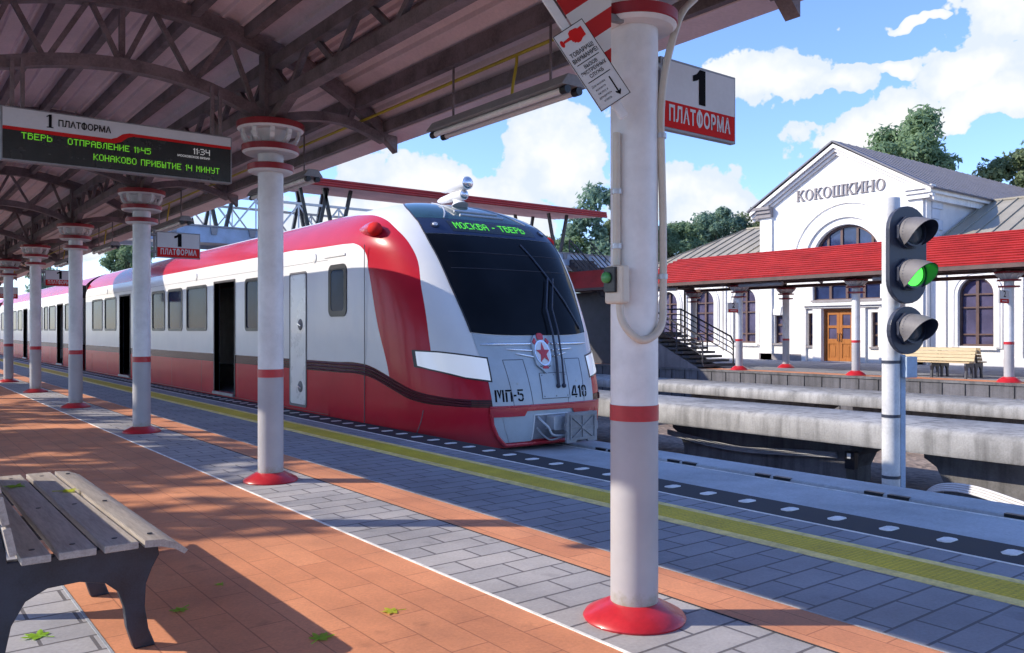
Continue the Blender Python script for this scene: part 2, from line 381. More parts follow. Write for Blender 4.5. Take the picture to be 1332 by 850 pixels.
def dots(body, h, mat, parent, o, u=(1,0,0), v=(0,0,1), n=(0,-1,0), align='LEFT', name='display_text', depth=0.004, warp=None, wide=1.0):
    o, u, v, n = Vector(o), Vector(u), Vector(v), Vector(n); px = h/7; mb = MB(); x = 0; rects = []
    for ch in body:
        g = GL[ch].split(); w = len(g[0])
        for r, row in enumerate(g):
            for c, b in enumerate(row):
                if b == '1': rects.append((x+c, r))
        x += w+1
    off = {'LEFT': 0, 'CENTER': -(x-1)/2, 'RIGHT': -(x-1)}[align]
    for c, r in rects:
        a0, a1 = (c+off+0.02)*px*wide, (c+off+0.98)*px*wide; b0, b1 = h/2-(r+0.98)*px, h/2-(r+0.02)*px
        q = [o+u*a0+v*b0+n*depth, o+u*a1+v*b0+n*depth, o+u*a1+v*b1+n*depth, o+u*a0+v*b1+n*depth]
        if warp: q = [warp(p) for p in q]
        mb.raw(q, [(0,1,2,3)])
    return mb.build(name, mat, parent, recalc=False)
def arch(cy, w, z0, zs, seg=14):
    """rectangle with a semicircular head, in (a,b) coordinates"""
    pts = [(cy-w, z0), (cy+w, z0)]
    return pts + [(cy+w*math.cos(t), zs+w*math.sin(t)) for t in [math.pi*k/seg for k in range(seg+1)]]
def rect(a0, a1, b0, b1): return [(a0,b0),(a1,b0),(a1,b1),(a0,b1)]
def interp(tab, q):
    if q <= tab[0][0]: return tab[0][1]
    for (a, b), (c, d) in zip(tab, tab[1:]):
        if q <= c: return b+(d-b)*(q-a)/(c-a)
    return tab[-1][1]
def catmull(pts, sub=5):
    out = []
    for i in range(len(pts)-1):
        p0 = Vector(pts[max(0,i-1)]); p1 = Vector(pts[i]); p2 = Vector(pts[i+1]); p3 = Vector(pts[min(len(pts)-1,i+2)])
        for k in range(sub):
            t = k/sub
            out.append(0.5*((2*p1)+(p2-p0)*t+(2*p0-5*p1+4*p2-p3)*t*t+(3*p1-p0-3*p2+p3)*t**3))
    out.append(Vector(pts[-1])); return out

# ------------------------------------------------------------------ camera
cam = bpy.data.cameras.new('camera'); co = bpy.data.objects.new('camera', cam); COL.objects.link(co)
YAW = math.atan(834/1082)
co.location = (0, 0, 1.4); co.rotation_euler = (R(90), 0, -YAW)
cam.sensor_width = 36; cam.lens = 36*1082/1332; cam.shift_y = 5/1332; cam.clip_end = 3000; cam.clip_start = 0.05
scene.camera = co

# ------------------------------------------------------------------ light and sky
ELEV = R(31)
sun = bpy.data.lights.new('sun', 'SUN'); so = bpy.data.objects.new('sun', sun); COL.objects.link(so)
sd = Vector((0.792*math.cos(ELEV), -0.61*math.cos(ELEV), -math.sin(ELEV)))
so.rotation_euler = sd.to_track_quat('-Z', 'Y').to_euler(); so.location = (-30, 20, 30)
sun.energy = 3.1; sun.angle = R(0.5); sun.color = (1.0, 0.90, 0.74)
w = bpy.data.worlds.new('World'); scene.world = w; w.use_nodes = True
nt = w.node_tree; bg = nt.nodes['Background']; bg.inputs['Strength'].default_value = 0.15
sky = N(nt, 'ShaderNodeTexSky'); sky.sky_type = 'NISHITA'; sky.sun_disc = False
sky.sun_elevation = ELEV; sky.sun_rotation = math.atan2(-0.792, 0.61) % (2*math.pi)
sky.air_density = 1.0; sky.dust_density = 0.3; sky.ozone_density = 2.0
tc = N(nt, 'ShaderNodeTexCoord').outputs['Generated']
sx = N(nt, 'ShaderNodeSeparateXYZ'); lk(nt, tc, sx.inputs[0])
wv1 = noise(nt, tc, 7.0, 4, 0.6); wv2 = noise(nt, tc, 8.3, 4, 0.6)
hor = mth(nt, 'SQRT', mth(nt, 'ADD', mth(nt, 'MULTIPLY', sx.outputs[0], sx.outputs[0]), mth(nt, 'MULTIPLY', sx.outputs[1], sx.outputs[1])))
el = mth(nt, 'DIVIDE', sx.outputs[2], mth(nt, 'MAXIMUM', hor, 0.001))
az = mth(nt, 'ARCTAN2', sx.outputs[0], sx.outputs[1])
az = mth(nt, 'ADD', az, mth(nt, 'MULTIPLY', mth(nt, 'SUBTRACT', wv1, 0.5), 0.15)); elw = mth(nt, 'ADD', el, mth(nt, 'MULTIPLY', mth(nt, 'SUBTRACT', wv2, 0.5), 0.10))
n1 = noise(nt, tc, 5.5, 5, 0.62); n2 = noise(nt, tc, 16.0, 5, 0.65)
nz = mth(nt, 'ADD', mth(nt, 'MULTIPLY', n1, 0.65), mth(nt, 'MULTIPLY', n2, 0.35))
# cumulus banks: azimuth (deg from the tracks), elevation tangent, half sizes
BANKS = [(34, 0.135, 8.0, 0.085), (40, 0.19, 5.0, 0.075), (28, 0.10, 7.0, 0.06), (24, 0.06, 6.0, 0.05), (48, 0.15, 5.0, 0.05),
         (52.5, 0.12, 5.5, 0.07), (58, 0.135, 4.5, 0.075), (55, 0.295, 4.5, 0.045), (58.5, 0.275, 3.5, 0.022), (62, 0.225, 3.2, 0.05),
         (59, 0.215, 4.0, 0.035), (70, 0.33, 4.0, 0.10), (74, 0.27, 5.0, 0.06), (69, 0.24, 5.5, 0.035), (67, 0.275, 4.5, 0.025), (76, 0.36, 5.0, 0.14), (72, 0.17, 3.0, 0.045),
         (15, 0.10, 6.0, 0.04), (62.3, 0.288, 1.6, 0.010), (64.5, 0.33, 2.2, 0.007),
         (100, 0.3, 12, 0.12), (-20, 0.25, 12, 0.1), (160, 0.3, 16, 0.14), (-100, 0.3, 18, 0.12)]
mask = None
for a, e, ra, re_ in BANKS:
    da = mth(nt, 'DIVIDE', mth(nt, 'SUBTRACT', az, R(a)), R(ra)); de = mth(nt, 'DIVIDE', mth(nt, 'SUBTRACT', elw, e), re_)
    de2 = mth(nt, 'MULTIPLY', de, mth(nt, 'ADD', 1.0, mth(nt, 'MULTIPLY', mth(nt, 'LESS_THAN', de, 0.0), 0.6)))
    d = mth(nt, 'SUBTRACT', 1.0, mth(nt, 'SQRT', mth(nt, 'ADD', mth(nt, 'MULTIPLY', da, da), mth(nt, 'MULTIPLY', de2, de2))))
    mask = d if mask is None else mth(nt, 'MAXIMUM', mask, d)
dens = mth(nt, 'ADD', mth(nt, 'MAXIMUM', mask, -0.6), mth(nt, 'MULTIPLY', mth(nt, 'SUBTRACT', nz, 0.49), 4.2))
cov = ramp(nt, dens, [(0.12, 0.0), (0.21, 1.0)])
shade = noise(nt, tc, 9.0, 3, 0.6)
thick = ramp(nt, mth(nt, 'ADD', dens, mth(nt, 'MULTIPLY', mth(nt, 'SUBTRACT', shade, 0.5), 2.2)), [(0.2, (2.75, 3.05, 3.5)), (0.85, (3.6, 3.62, 3.66))])
skyc = mixc(nt, 1.0, sky.outputs[0], (0.70, 0.80, 1.10), 'MULTIPLY')
lk(nt, mixc(nt, cov, skyc, thick), bg.inputs['Color'])
w.cycles.sampling_method = 'MANUAL'; w.cycles.sample_map_resolution = 256
scene.cycles.max_bounces = 7; scene.cycles.diffuse_bounces = 5; scene.cycles.glossy_bounces = 3; scene.cycles.transparent_max_bounces = 8
scene.cycles.use_adaptive_sampling = True; scene.cycles.adaptive_threshold = 0.02
scene.view_settings.view_transform = 'Standard'; scene.view_settings.look = 'None'
scene.view_settings.exposure = 0.97; scene.view_settings.gamma = 1.0

# ------------------------------------------------------------------ setting: ground, platforms, track slab
GZ = -1.6
g = MB(); g.raw([(-600,-600,GZ),(900,-600,GZ),(900,900,GZ),(-600,900,GZ)], [(0,1,2,3)]); struct('ground', g, M['ground'])
Y0, Y1 = -12, 130
b = MB().box(-4.5, 5.9, Y0, Y1, GZ-0.1, -0.03); struct('platform_body', b, M['edge_stone'])
def strip(name, x0, x1, mat, z=0.0):
    m = MB(); m.box(x0, x1, Y0, Y1, -0.03, z); return struct(name, m, mat)
strip('grey_paving', -4.5, 0.83, M['tile_grey']); strip('orange_paving', 0.83, 2.60, M['tile_orange'])
strip('pale_paving', 2.60, 3.32, M['tile_grey']); strip('orange_paving_border', 3.32, 3.70, M['tile_orange'])
strip('slate_paving', 3.70, 4.62, M['tile_blue']); strip('yellow_line', 4.62, 4.72, M['yellow_line'], 0.003)
strip('tactile_paving', 4.72, 5.02, M['tactile'], 0.004); strip('yellow_line', 5.02, 5.10, M['yellow_line'], 0.003)
strip('edge_paving', 5.10, 5.40, M['tile_blue']); strip('white_line', 5.40, 5.425, M['white_mark'], 0.003)
strip('platform_edge', 5.425, 5.90, M['asphalt_black'])
for x, wd in ((0.83, 0.012), (2.60, 0.018), (3.32, 0.008), (3.70, 0.010)):
    m = MB(); m.box(x-wd/2, x+wd/2, Y0, Y1, -0.01, 0.004); struct('paving_joint_line', m, M['white_mark'] if x == 2.60 else (M['asphalt_black'] if x == 3.32 else M['edge_stone']))
m = MB(); y = -3.0
while y < 80:
    m.plate([(5.61,y),(5.64,y-0.022),(5.745,y-0.022),(5.77,y),(5.77,y+0.05),(5.745,y+0.072),(5.64,y+0.072),(5.61,y+0.05)], (), (0,0,0.0005), (1,0,0), (0,1,0), (0,0,1), 0.004); y += 0.40
struct('edge_markings', m, M['white_mark'])
m = MB(); m.box(-60, -4.5, -60, 140, GZ-0.05, -0.15); struct('lawn', m, M['grass'])
# near track: flat slab with a raised guide kerb
m = MB(); m.box(5.95, 8.12, -14, 140, GZ-0.05, -0.30); struct('track_slab', m, M['slab'])
m = MB(); m.box(8.12, 8.19, -14, 140, -0.7, -0.36); struct('drain_channel', m, M['pier'])
m = MB(); m.box(8.19, 8.72, -14, 140, GZ-0.05, -0.27); struct('track_kerb', m, M['slab'], bevel=0.03)
m = MB(); m.box(8.105, 8.12, -14, 140, -0.32, -0.292); struct('slab_edge_line', m, M['white_mark'])
m = MB(); y = -8.0
while y < 20:
    m.box(8.185, 8.25, y, y+0.22, -0.30, -0.268); m.box(8.185, 8.25, y+0.27, y+0.47, -0.30, -0.268); y += 1.35
struct('kerb_drain_slots', m, M['black'])
# far platform
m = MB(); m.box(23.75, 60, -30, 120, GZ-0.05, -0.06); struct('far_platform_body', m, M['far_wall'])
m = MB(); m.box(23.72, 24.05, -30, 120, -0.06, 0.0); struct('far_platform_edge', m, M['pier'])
m = MB(); m.box(24.05, 24.9, -30, 120, -0.06, 0.0); struct('far_orange_paving', m, M['tile_orange'])
m = MB(); m.box(24.9, 60, -30, 120, -0.06, 0.0); struct('far_grey_paving', m, M['tile_blue'])
m = MB()
for k in range(70):
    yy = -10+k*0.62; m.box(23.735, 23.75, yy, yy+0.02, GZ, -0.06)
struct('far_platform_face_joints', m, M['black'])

# concrete guideway beams on piers
def guideway(x0, x1, top, th, joints, piers, label, psh):
    t = thing('guideway', label, 'guideway beam', (x0, joints[0], GZ))
    for a, b_ in zip(joints, joints[1:]):
        prof = [(x0+0.02, top-th), (x0, top-th+0.04), (x0, top-0.10), (x0+0.03, top-0.035), (x0+0.10, top), (x1-0.1, top), (x1, top-0.08), (x1, top-th)]
        MB().plate(prof, (), (0, a+0.015, 0), (1,0,0), (0,0,1), (0,1,0), b_-a-0.03).build('deck_segment', M['beam'], t, smooth=40)
    for a, b_ in piers:
        # wall pier that flares towards its ends under the deck
        out = [(a+0.35, GZ-0.1), (b_-0.35, GZ-0.1), (b_-0.35, top-th-0.55), (b_-0.22, top-th-0.28), (b_, top-th-0.14), (b_, top-th-0.002), (a, top-th-0.002), (a, top-th-0.14), (a+0.22, top-th-0.28), (a+0.35, top-th-0.55)]
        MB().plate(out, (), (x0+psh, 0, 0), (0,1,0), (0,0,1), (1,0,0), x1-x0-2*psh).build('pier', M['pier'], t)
    return t
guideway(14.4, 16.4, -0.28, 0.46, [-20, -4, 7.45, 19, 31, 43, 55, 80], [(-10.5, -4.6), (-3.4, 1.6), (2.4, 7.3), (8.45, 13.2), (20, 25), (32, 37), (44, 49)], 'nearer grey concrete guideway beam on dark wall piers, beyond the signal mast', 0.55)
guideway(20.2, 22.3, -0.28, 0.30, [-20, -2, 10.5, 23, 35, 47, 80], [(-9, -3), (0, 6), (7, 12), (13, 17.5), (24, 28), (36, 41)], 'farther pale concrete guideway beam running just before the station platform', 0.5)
def cable_thing(name, label, paths, r, mat):
    mb = MB()
    for p in paths: mb.tube(catmull(p, 6), r, 7)
    o = mb.build(name, mat, None, smooth=50, loc=paths[0][0]); return tag(o, label, 'cables')
cable_thing('cable_bundle', 'bundle of grey cables sagging along the middle dark pier', [[(14.89, 13.3, -0.95-0.03*k), (14.87, 12.2, -1.05-0.04*k), (14.88, 11.2, -1.12-0.03*k), (14.86, 10.2, -1.05-0.035*k), (14.88, 8.95, -0.98-0.03*k)] for k in range(4)], 0.018, M['grey_metal'])
cable_thing('cable_bundle', 'bundle of pale cables looping out from the right pier to the ground', [[(14.8, 7.3, -1.62), (14.6, 6.9, -1.28-0.03*k), (14.3, 6.2, -1.16-0.04*k), (13.8, 5.2, -1.22-0.05*k), (13.2, 4.0, -1.36-0.06*k), (12.6, 2.5, -1.55)] for k in range(4)], 0.022, M['stone_trim'])
jb = MB().box(14.80, 14.94, 8.55, 8.75, -1.25, -0.92).build('junction_box', M['black'], None, loc=(14.95,8.6,-1.2), bevel=0.01); tag(jb, 'small black junction box at the end of the middle dark pier', 'junction box')
MB().box(14.785, 14.80, 8.62, 8.69, -1.05, -0.95).build('label_plate', M['white_mark'], jb)

# ------------------------------------------------------------------ platform columns
SP = 4.66; CX = 2.95; CY0 = 2.85
def make_column(x, y, label):
    t = thing('platform_column', label, 'column', (x, y, 0), 'white columns of the near platform canopy')
    MB().lathe((x,y,0), [(0.245,0.0),(0.250,0.010),(0.240,0.026),(0.175,0.060),(0.135,0.080),(0.121,0.086)], 36).build('base', M['red_paint'], t, smooth=35)
    MB().lathe((x,y,0.97), [(0.115,0),(0.115,2.28)], 32).build('shaft', M['white_paint'], t, smooth=40)
    MB().lathe((x,y,0.05), [(0.1155,0),(0.1155,0.918)], 32).build('lower_shaft', M['grey_paint'], t, smooth=40)
    MB().lathe((x,y,0.965), [(0.1185,0),(0.1185,0.075)], 32).build('red_band', M['red_paint'], t, smooth=40)
    for z, r in ((2.865, 0.205), (3.04, 0.255), (3.25, 0.30)):
        d = MB().lathe((x,y,z), [(0.116,-0.004),(r-0.02,0.0),(r,0.014),(r+0.004,0.018),(r+0.006,0.066),(r-0.01,0.072),(0.116,0.074)], 36).build('capital_disc', M['rim_red'], t, smooth=30)
        MB().lathe((x,y,z-0.003), [(0.117,-0.004),(r-0.018,-0.003),(r-0.001,0.012),(r-0.001,0.016),(0.117,0.012)], 36).build('disc_underside', M['white_paint'], d, smooth=30)
    m = MB(); m.lathe((x,y,3.11), [(0.125,0),(0.13,0.05),(0.16,0.10),(0.185,0.138)], 28)
    m.build('capital_bell', M['white_paint'], t, smooth=40)
    m = MB()
    for k in range(10):
        a = 2*math.pi*k/10; c, s_ = math.cos(a), math.sin(a)
        pts = [(0.125,3.118),(0.190,3.124),(0.235,3.155),(0.258,3.20),(0.262,3.243)]
        for p, q in zip(pts, pts[1:]): m.bar((x+c*p[0],y+s_*p[0],p[1]), (x+c*q[0],y+s_*q[0],q[1]), 0.042, 0.022, (c, s_, 0.3))
    m.build('capital_leaves', M['white_paint'], t)
    return t
clabels = ['nearest white column, carrying the call box and cable loop', 'white column with nothing hung on it, before the lead car doors', 'third white column back, with a platform sign beside the train windows',
           'bare white column at the train car joint', 'fifth white column back, with a small platform sign', 'sixth white column back, thin and near the left picture edge', 'seventh white column, farthest back at the left picture edge']
col0 = make_column(CX, CY0, clabels[0])
for k in range(1, 7): copy_tree(col0, (CX, CY0+SP*k, 0), clabels[k])
for k in range(0, 6): copy_tree(col0, (0.15, CY0+SP*k, 0), 'white column of the left row, out of the picture beside the bench side of the canopy')

# ------------------------------------------------------------------ platform canopy
CH = [(-0.95,3.42),(-0.6,3.50),(-0.2,3.62),(0.3,3.80),(0.84,3.95),(1.25,4.05),(1.66,4.10),(2.1,4.10),(2.5,4.04),(2.95,3.94),(3.3,3.84),(3.6,3.70),(3.85,3.55),(4.05,3.41),(4.27,3.22)]
can = thing('platform_canopy', 'large brown steel canopy with mauve corrugated roof over platform one', 'canopy', (CX, CY0, 3.3))
CYA, CYB = -7.2, 62.0
def roof_z(x):
    return interp(CH, x)+0.19
rib = []
xr = -1.05
prof = []
while xr < 4.42:
    for dx, dz in ((0, 0.0), (0.125, 0.0), (0.132, -0.036), (0.158, -0.036), (0.165, 0.0)):
        x_ = xr+dx
        if x_ < 4.42: prof.append((x_, (roof_z(x_) if x_ < 4.12 else roof_z(4.12)-(x_-4.12)*0.45)+dz))
    xr += 0.17
m = MB()
ys_ = [CYA, 10, 30, CYB]
m.grid([[(x_, y_, z_) for x_, z_ in prof] for y_ in ys_])
m.grid([[(x_, y_, z_+0.012) for x_, z_ in prof][::-1] for y_ in ys_])
m.build('roof_sheet', M['roof_sheet'], can)
EZ = roof_z(4.12)
MB().box(4.40, 4.43, CYA, CYB, EZ-0.16, EZ-0.02).build('fascia', M['roof_sheet'], can)
MB().plate([(4.16,EZ-0.135),(4.398,EZ-0.152),(4.398,EZ-0.165),(4.16,EZ-0.148)], (), (0,CYA+0.01,0), (1,0,0), (0,0,1), (0,1,0), CYB-CYA-0.02).build('soffit', M['roof_sheet'], can)
for x_ in (-0.75, -0.25, 0.25, 0.75, 1.25, 1.75, 2.25, 2.72, 3.42, 3.83, 4.14):
    z_ = roof_z(x_)-0.012
    d = 0.15 if x_ in (3.83,) else 0.11
    MB().box(x_-0.034, x_+0.034, CYA+0.05, CYB-0.05, z_-d, z_).build('purlin', M['steel'], can)
# longitudinal lattice girders over both column rows
def chord_path(mb, pts, y, wd, dp):
    for i in range(len(pts)-1):
        (x0, z0), (x1, z1) = pts[i], pts[i+1]
        vs = [(x0,y-wd/2,z0),(x1,y-wd/2,z1),(x1,y+wd/2,z1),(x0,y+wd/2,z0),(x0,y-wd/2,z0+dp),(x1,y-wd/2,z1+dp),(x1,y+wd/2,z1+dp),(x0,y+wd/2,z0+dp)]
        fs = [(0,3,2,1),(4,5,6,7),(0,1,5,4),(2,3,7,6)]
        if i == 0: fs.append((3,0,4,7))
        if i == len(pts)-2: fs.append((1,2,6,5))
        mb.raw(vs, fs)
for gx in (CX, 0.15):
    gt = interp(CH, gx)-0.03
    ga = MB().box(gx-0.05, gx+0.05, CYA+0.3, CYB-0.3, 3.46, 3.57).build('girder', M['steel'], can)
    MB().box(gx-0.05, gx+0.05, CYA+0.3, CYB-0.3, gt-0.11, gt).build('top_chord', M['steel'], ga)
    m = MB()
    for k in range(-2, 12):
        yb = CY0+SP*k
        m.bar((gx, yb-0.50, 3.50), (gx, yb-0.06, 3.33), 0.09, 0.09); m.bar((gx, yb+0.50, 3.50), (gx, yb+0.06, 3.33), 0.09, 0.09)
        n_ = 5
        for j in range(n_):
            a = yb+SP*j/n_; c = yb+SP*(j+0.5)/n_; e_ = yb+SP*(j+1)/n_
            m.bar((gx-0.012, a+0.06, gt-0.08), (gx-0.012, c-0.05, 3.55), 0.045, 0.05); m.bar((gx+0.012, c+0.05, 3.55), (gx+0.012, e_-0.06, gt-0.08), 0.045, 0.05)
    m.build('lattice', M['steel'], ga)
BC = [(0.20,3.31),(0.5,3.37),(0.79,3.42),(1.1,3.50),(1.45,3.555),(1.75,3.57),(2.05,3.555),(2.37,3.50),(2.66,3.41),(2.90,3.31)]
CB = [(3.0,3.33),(3.2,3.385),(3.45,3.425),(3.70,3.42),(3.92,3.37),(4.12,3.30)]
CBl = [(0.10,3.33),(-0.1,3.38),(-0.4,3.42),(-0.75,3.43)]
def sm(p, s=3): return [(q.x, q.y) for q in catmull([(a, b, 0) for a, b in p], s)]
for k in range(-2, 12):
    y = CY0+SP*k
    m = MB(); chord_path(m, sm(CH), y, 0.10, 0.15); tr = m.build('arch_truss', M['steel'], can)
    m = MB(); chord_path(m, sm(BC), y, 0.10, 0.10); m.build('bottom_chord', M['steel'], tr)
    m = MB(); chord_path(m, sm(CB), y, 0.09, 0.085); m.bar((3.75, y, 3.46), (3.80, y, 3.60), 0.05, 0.05); m.build('bracket', M['steel'], tr)
    m = MB(); chord_path(m, sm(CBl), y, 0.09, 0.085); m.build('bracket', M['steel'], tr)
    for gx in (CX, 0.15): MB().box(gx-0.085, gx+0.085, y-0.07, y+0.07, 3.322, interp(CH, gx)+0.02).build('post', M['steel'], tr)
    m = MB(); xs_ = [0.25, 0.62, 1.10, 1.67, 2.25, 2.83]
    tops = [0.42, 0.86, 1.42, 1.92, 2.55]
    for i, xt in enumerate(tops):
        for xb in (xs_[i], xs_[i+1]):
            sg = 0.02 if xb > xt else -0.02
            m.bar((xt+sg, y+sg*0.5, interp(CH, xt)+0.01), (xb-sg*0.6, y+sg*0.5, interp(BC, xb)+0.07), 0.04, 0.04, (0,1,0))
    m.bar((1.67, y+0.025, 4.11), (1.67, y+0.025, 3.64), 0.045, 0.045)
    m.build('web', M['steel'], tr)

# yellow conduit and ceiling lamps
m = MB(); m.tube([(3.90, CYA+1, 3.50), (3.90, 46, 3.50)], 0.014, 8)
for k in range(-1, 9):
    yl = 5.0+SP*k
    m.tube(catmull([(3.90, yl, 3.50), (3.895, yl, 3.42), (3.88, yl+0.02, 3.28), (3.86, yl+0.01, 3.16)], 4), 0.012, 7)
o = m.build('electric_conduit', M['yellow_cable'], None, smooth=50, loc=(3.9, 0, 3.5)); tag(o, 'long thin yellow cable run under the canopy purlin with drops to lamps', 'cable')
def make_lamp(y, label):
    x, z = 3.84, 3.085
    t = thing('ceiling_lamp', label, 'lamp', (x, y, z), 'fluorescent lamps under the canopy eave')
    L = 1.75
    MB().plate([(x-0.115,z+0.0),(x+0.115,z+0.0),(x+0.055,z+0.080),(x-0.055,z+0.080)], (), (0,y,0), (1,0,0), (0,0,1), (0,1,0), L).build('housing', M['grey_metal'], t, bevel=0.004)
    for s_ in (-1, 1):
        tb = MB().tube([(x+s_*0.054, y+0.06, z-0.026), (x+s_*0.054, y+L-0.06, z-0.026)], 0.024, 14).build('tube', M['lamp_tube'], t, smooth=50)
        for yy in (y+0.005, y+L-0.065): MB().tube([(x+s_*0.054, yy, z-0.026), (x+s_*0.054, yy+0.06, z-0.026)], 0.029, 12).build('end_cap', M['black'], tb, smooth=50)
    for yy in (y+0.25, y+L-0.25): MB().tube([(x, yy, z+0.075), (x, yy, 3.62)], 0.010, 8).build('hanger_rod', M['steel'], t)
    return t
ll = ['nearest ceiling lamp, hung at the eave behind the tilted notice', 'ceiling lamp right beside the capital of the second column', 'ceiling lamp above the sign with the third column', 'ceiling lamp just right of the fourth column capital', 'ceiling lamp just right of the fifth column capital', 'farthest ceiling lamp at the left, tiny among the brackets']
l0 = make_lamp(4.28, ll[0])
for k in range(1, 6): copy_tree(l0, (3.84, 4.28+SP*k-0.40, 3.085), ll[k])

# ------------------------------------------------------------------ departure board
BX0, BX1, BZ0, BZ1, BY = 0.78, 2.54, 2.70, 3.115, 7.37
t = thing('departure_board', 'long hanging electronic departure board with green Cyrillic text', 'departure board', (1.66, BY, BZ0))
MB().box(BX0, BX1, BY, BY+0.09, BZ0, BZ1).build('casing', M['grey_metal'], t, bevel=0.006)
MB().plate(rect(BX0+0.012, BX1-0.012, BZ0+0.012, BZ1-0.012), (), (0, BY-0.002, 0), depth=0.002).build('screen', M['board'], t)
hz = [(BX0+0.012, BZ1-0.012), (BX0+0.012, BZ1-0.165), (1.56, BZ1-0.165), (1.605, BZ1-0.150), (1.65, BZ1-0.115), (1.70, BZ1-0.100), (BX1-0.012, BZ1-0.100), (BX1-0.012, BZ1-0.012)]
MB().plate(hz, (), (0, BY-0.0045, 0), depth=0.002).build('header_panel', M['sign_white'], t)
rd = [(BX0+0.012, BZ1-0.155), (1.55, BZ1-0.155), (1.595, BZ1-0.138), (1.64, BZ1-0.104), (1.69, BZ1-0.090), (BX1-0.012, BZ1-0.090), (BX1-0.012, BZ1-0.113), (1.72, BZ1-0.113), (1.68, BZ1-0.126), (1.63, BZ1-0.168), (1.575, BZ1-0.188), (BX0+0.012, BZ1-0.180)]
MB().plate(rd, (), (0, BY-0.007, 0), depth=0.002).build('red_stripe', M['sign_red'], t)
lettering('1', 0.145, M['ink'], t, (1.110, BY-0.006, BZ1-0.078), serif=True)
lettering('ПЛАТФОРМА', 0.070, M['ink'], t, (1.165, BY-0.006, BZ1-0.088), align='LEFT', bold=0.0016, xs=0.84)
dots('ТВЕРЬ', 0.050, M['led'], t, (0.915, BY-0.002, BZ0+0.200), wide=1.02)
dots('ОТПРАВЛЕНИЕ 11:45', 0.050, M['led'], t, (1.235, BY-0.002, BZ0+0.197), wide=0.98)
dots('КОНАКОВО ПРИБЫТИЕ 14 МИНУТ', 0.052, M['led'], t, (1.42, BY-0.002, BZ0+0.098), wide=0.93)
dots('11:34', 0.052, M['dots_white'], t, (2.345, BY-0.002, BZ0+0.248), align='RIGHT')
lettering('МОСКОВСКОЕ ВРЕМЯ', 0.025, M['dots_white'], t, (2.345, BY-0.002, BZ0+0.195), align='RIGHT', bold=0.0006)
for xh in (0.86, 0.93, 2.38, 2.45): MB().box(xh-0.014, xh+0.014, BY+0.03, BY+0.058, BZ1, interp(BC, xh)+0.05).build('hanger', M['steel'], t)

# ------------------------------------------------------------------ platform number signs
def make_sign(cx, y, label, num='1', k=1.0, z0=2.415, word=True, red=0.40, name='platform_sign', group='platform one signs on the near columns'):
    W_, H_ = 0.60*k, 0.365*k; x0 = cx+0.19*k
    t = thing(name, label, 'sign', (cx+0.1*k, y, z0), group)
    p = MB().box(x0, x0+W_, y-0.018*k, y+0.018*k, z0, z0+H_).build('frame', M['grey_metal'], t, bevel=0.004*k)
    e = 0.014*k; zr = z0+H_*red
    for sgn in (-1, 1):
        yy = y+sgn*(0.0185*k+0.001); n_ = (0, sgn, 0); u_ = (-sgn, 0, 0); xm = x0+W_/2
        MB().plate(rect(x0+e, x0+W_-e, zr, z0+H_-e), (), (0, yy, 0), n=n_, depth=0.002).build('white_panel', M['sign_white'], t)
        MB().plate(rect(x0+e, x0+W_-e, z0+e, zr-0.0004), (), (0, yy, 0), n=n_, depth=0.002).build('red_panel', M['sign_red'], t)
        lettering(num, 0.255*k, M['ink'], t, (xm, yy, z0+H_*0.70), u=u_, n=n_, bold=0.004*k, depth=0.004, xs=1.3)
        if word: lettering('ПЛАТФОРМА', 0.108*k, M['sign_white'], t, (xm, yy, z0+H_*0.225), u=u_, n=n_, bold=0.0030*k, depth=0.004, xs=0.645, spacing=1.13)
        else: MB().plate(rect(x0+W_*0.2, x0+W_*0.8, z0+H_*0.16, z0+H_*0.22), (), (0, yy+sgn*0.003, 0), n=n_, depth=0.001).build('lettering', M['sign_white'], t)
    m = MB(); m.tube([(x0-0.022*k, y, z0-0.005*k), (x0-0.022*k, y, z0+H_+0.03*k)], 0.016*k, 12)
    for zz in (z0+H_*0.22, z0+H_*0.86): m.tube([(cx+0.10*k, y, zz), (x0+0.01*k, y, zz)], 0.021*k, 12)
    m.build('bracket', M['grey_metal'], t, smooth=40)
    return t
s0 = make_sign(CX, CY0+0.02, 'largest platform one sign, on the nearest column against the sky')
copy_tree(s0, (CX+0.1, CY0+0.02+SP*2, 2.415), 'platform one sign right of the third column, before the pink train roof')
copy_tree(s0, (CX+0.1, CY0+0.02+SP*4, 2.415), 'small platform one sign between the fourth and fifth columns')
copy_tree(s0, (CX+0.1, CY0+0.02+SP*6, 2.415), 'tiny platform one sign at the left edge of the picture')

# ------------------------------------------------------------------ things on the nearest column
# tilted notice on a bar, striped board behind it
rt = Vector((0.792, -0.61, 0)); fw = Vector((0.61, 0.792, 0)); zu = Vector((0, 0, 1))
ca = (rt*0.82+zu*0.572).normalized(); cb = (rt*-0.572+zu*0.82).normalized()
ca = (rt*0.835+zu*0.550).normalized(); cb = (rt*-0.550+zu*0.835).normalized()
cc = Vector((2.573, 2.75, 2.596))
t = thing('notice_sign', 'white tilted notice with red pointing hand and black text', 'sign', tuple(cc))
CW, CHh = 0.0785, 0.200
def card(q, off, d, name, mat): MB().plate(q, (), cc-fw*off, ca, cb, fw, d).build(name, mat, t)
MB().plate(rect(-CW, CW, -CHh, CHh), (), cc, ca, cb, fw, 0.010).build('card', M['sign_white'], t, bevel=0.0015)
m = MB(); m.plate(rect(-CW, CW, -CHh, CHh), [rect(-CW+0.003, CW-0.003, -CHh+0.003, CHh-0.003)], cc-fw*0.0015, ca, cb, fw, 0.001); m.build('border', M['ink'], t)
for q in (0.03, -0.062): card(rect(-0.058, 0.058, q-0.0018, q+0.0018), 0.0012, 0.001, 'rule_line', M['ink'])
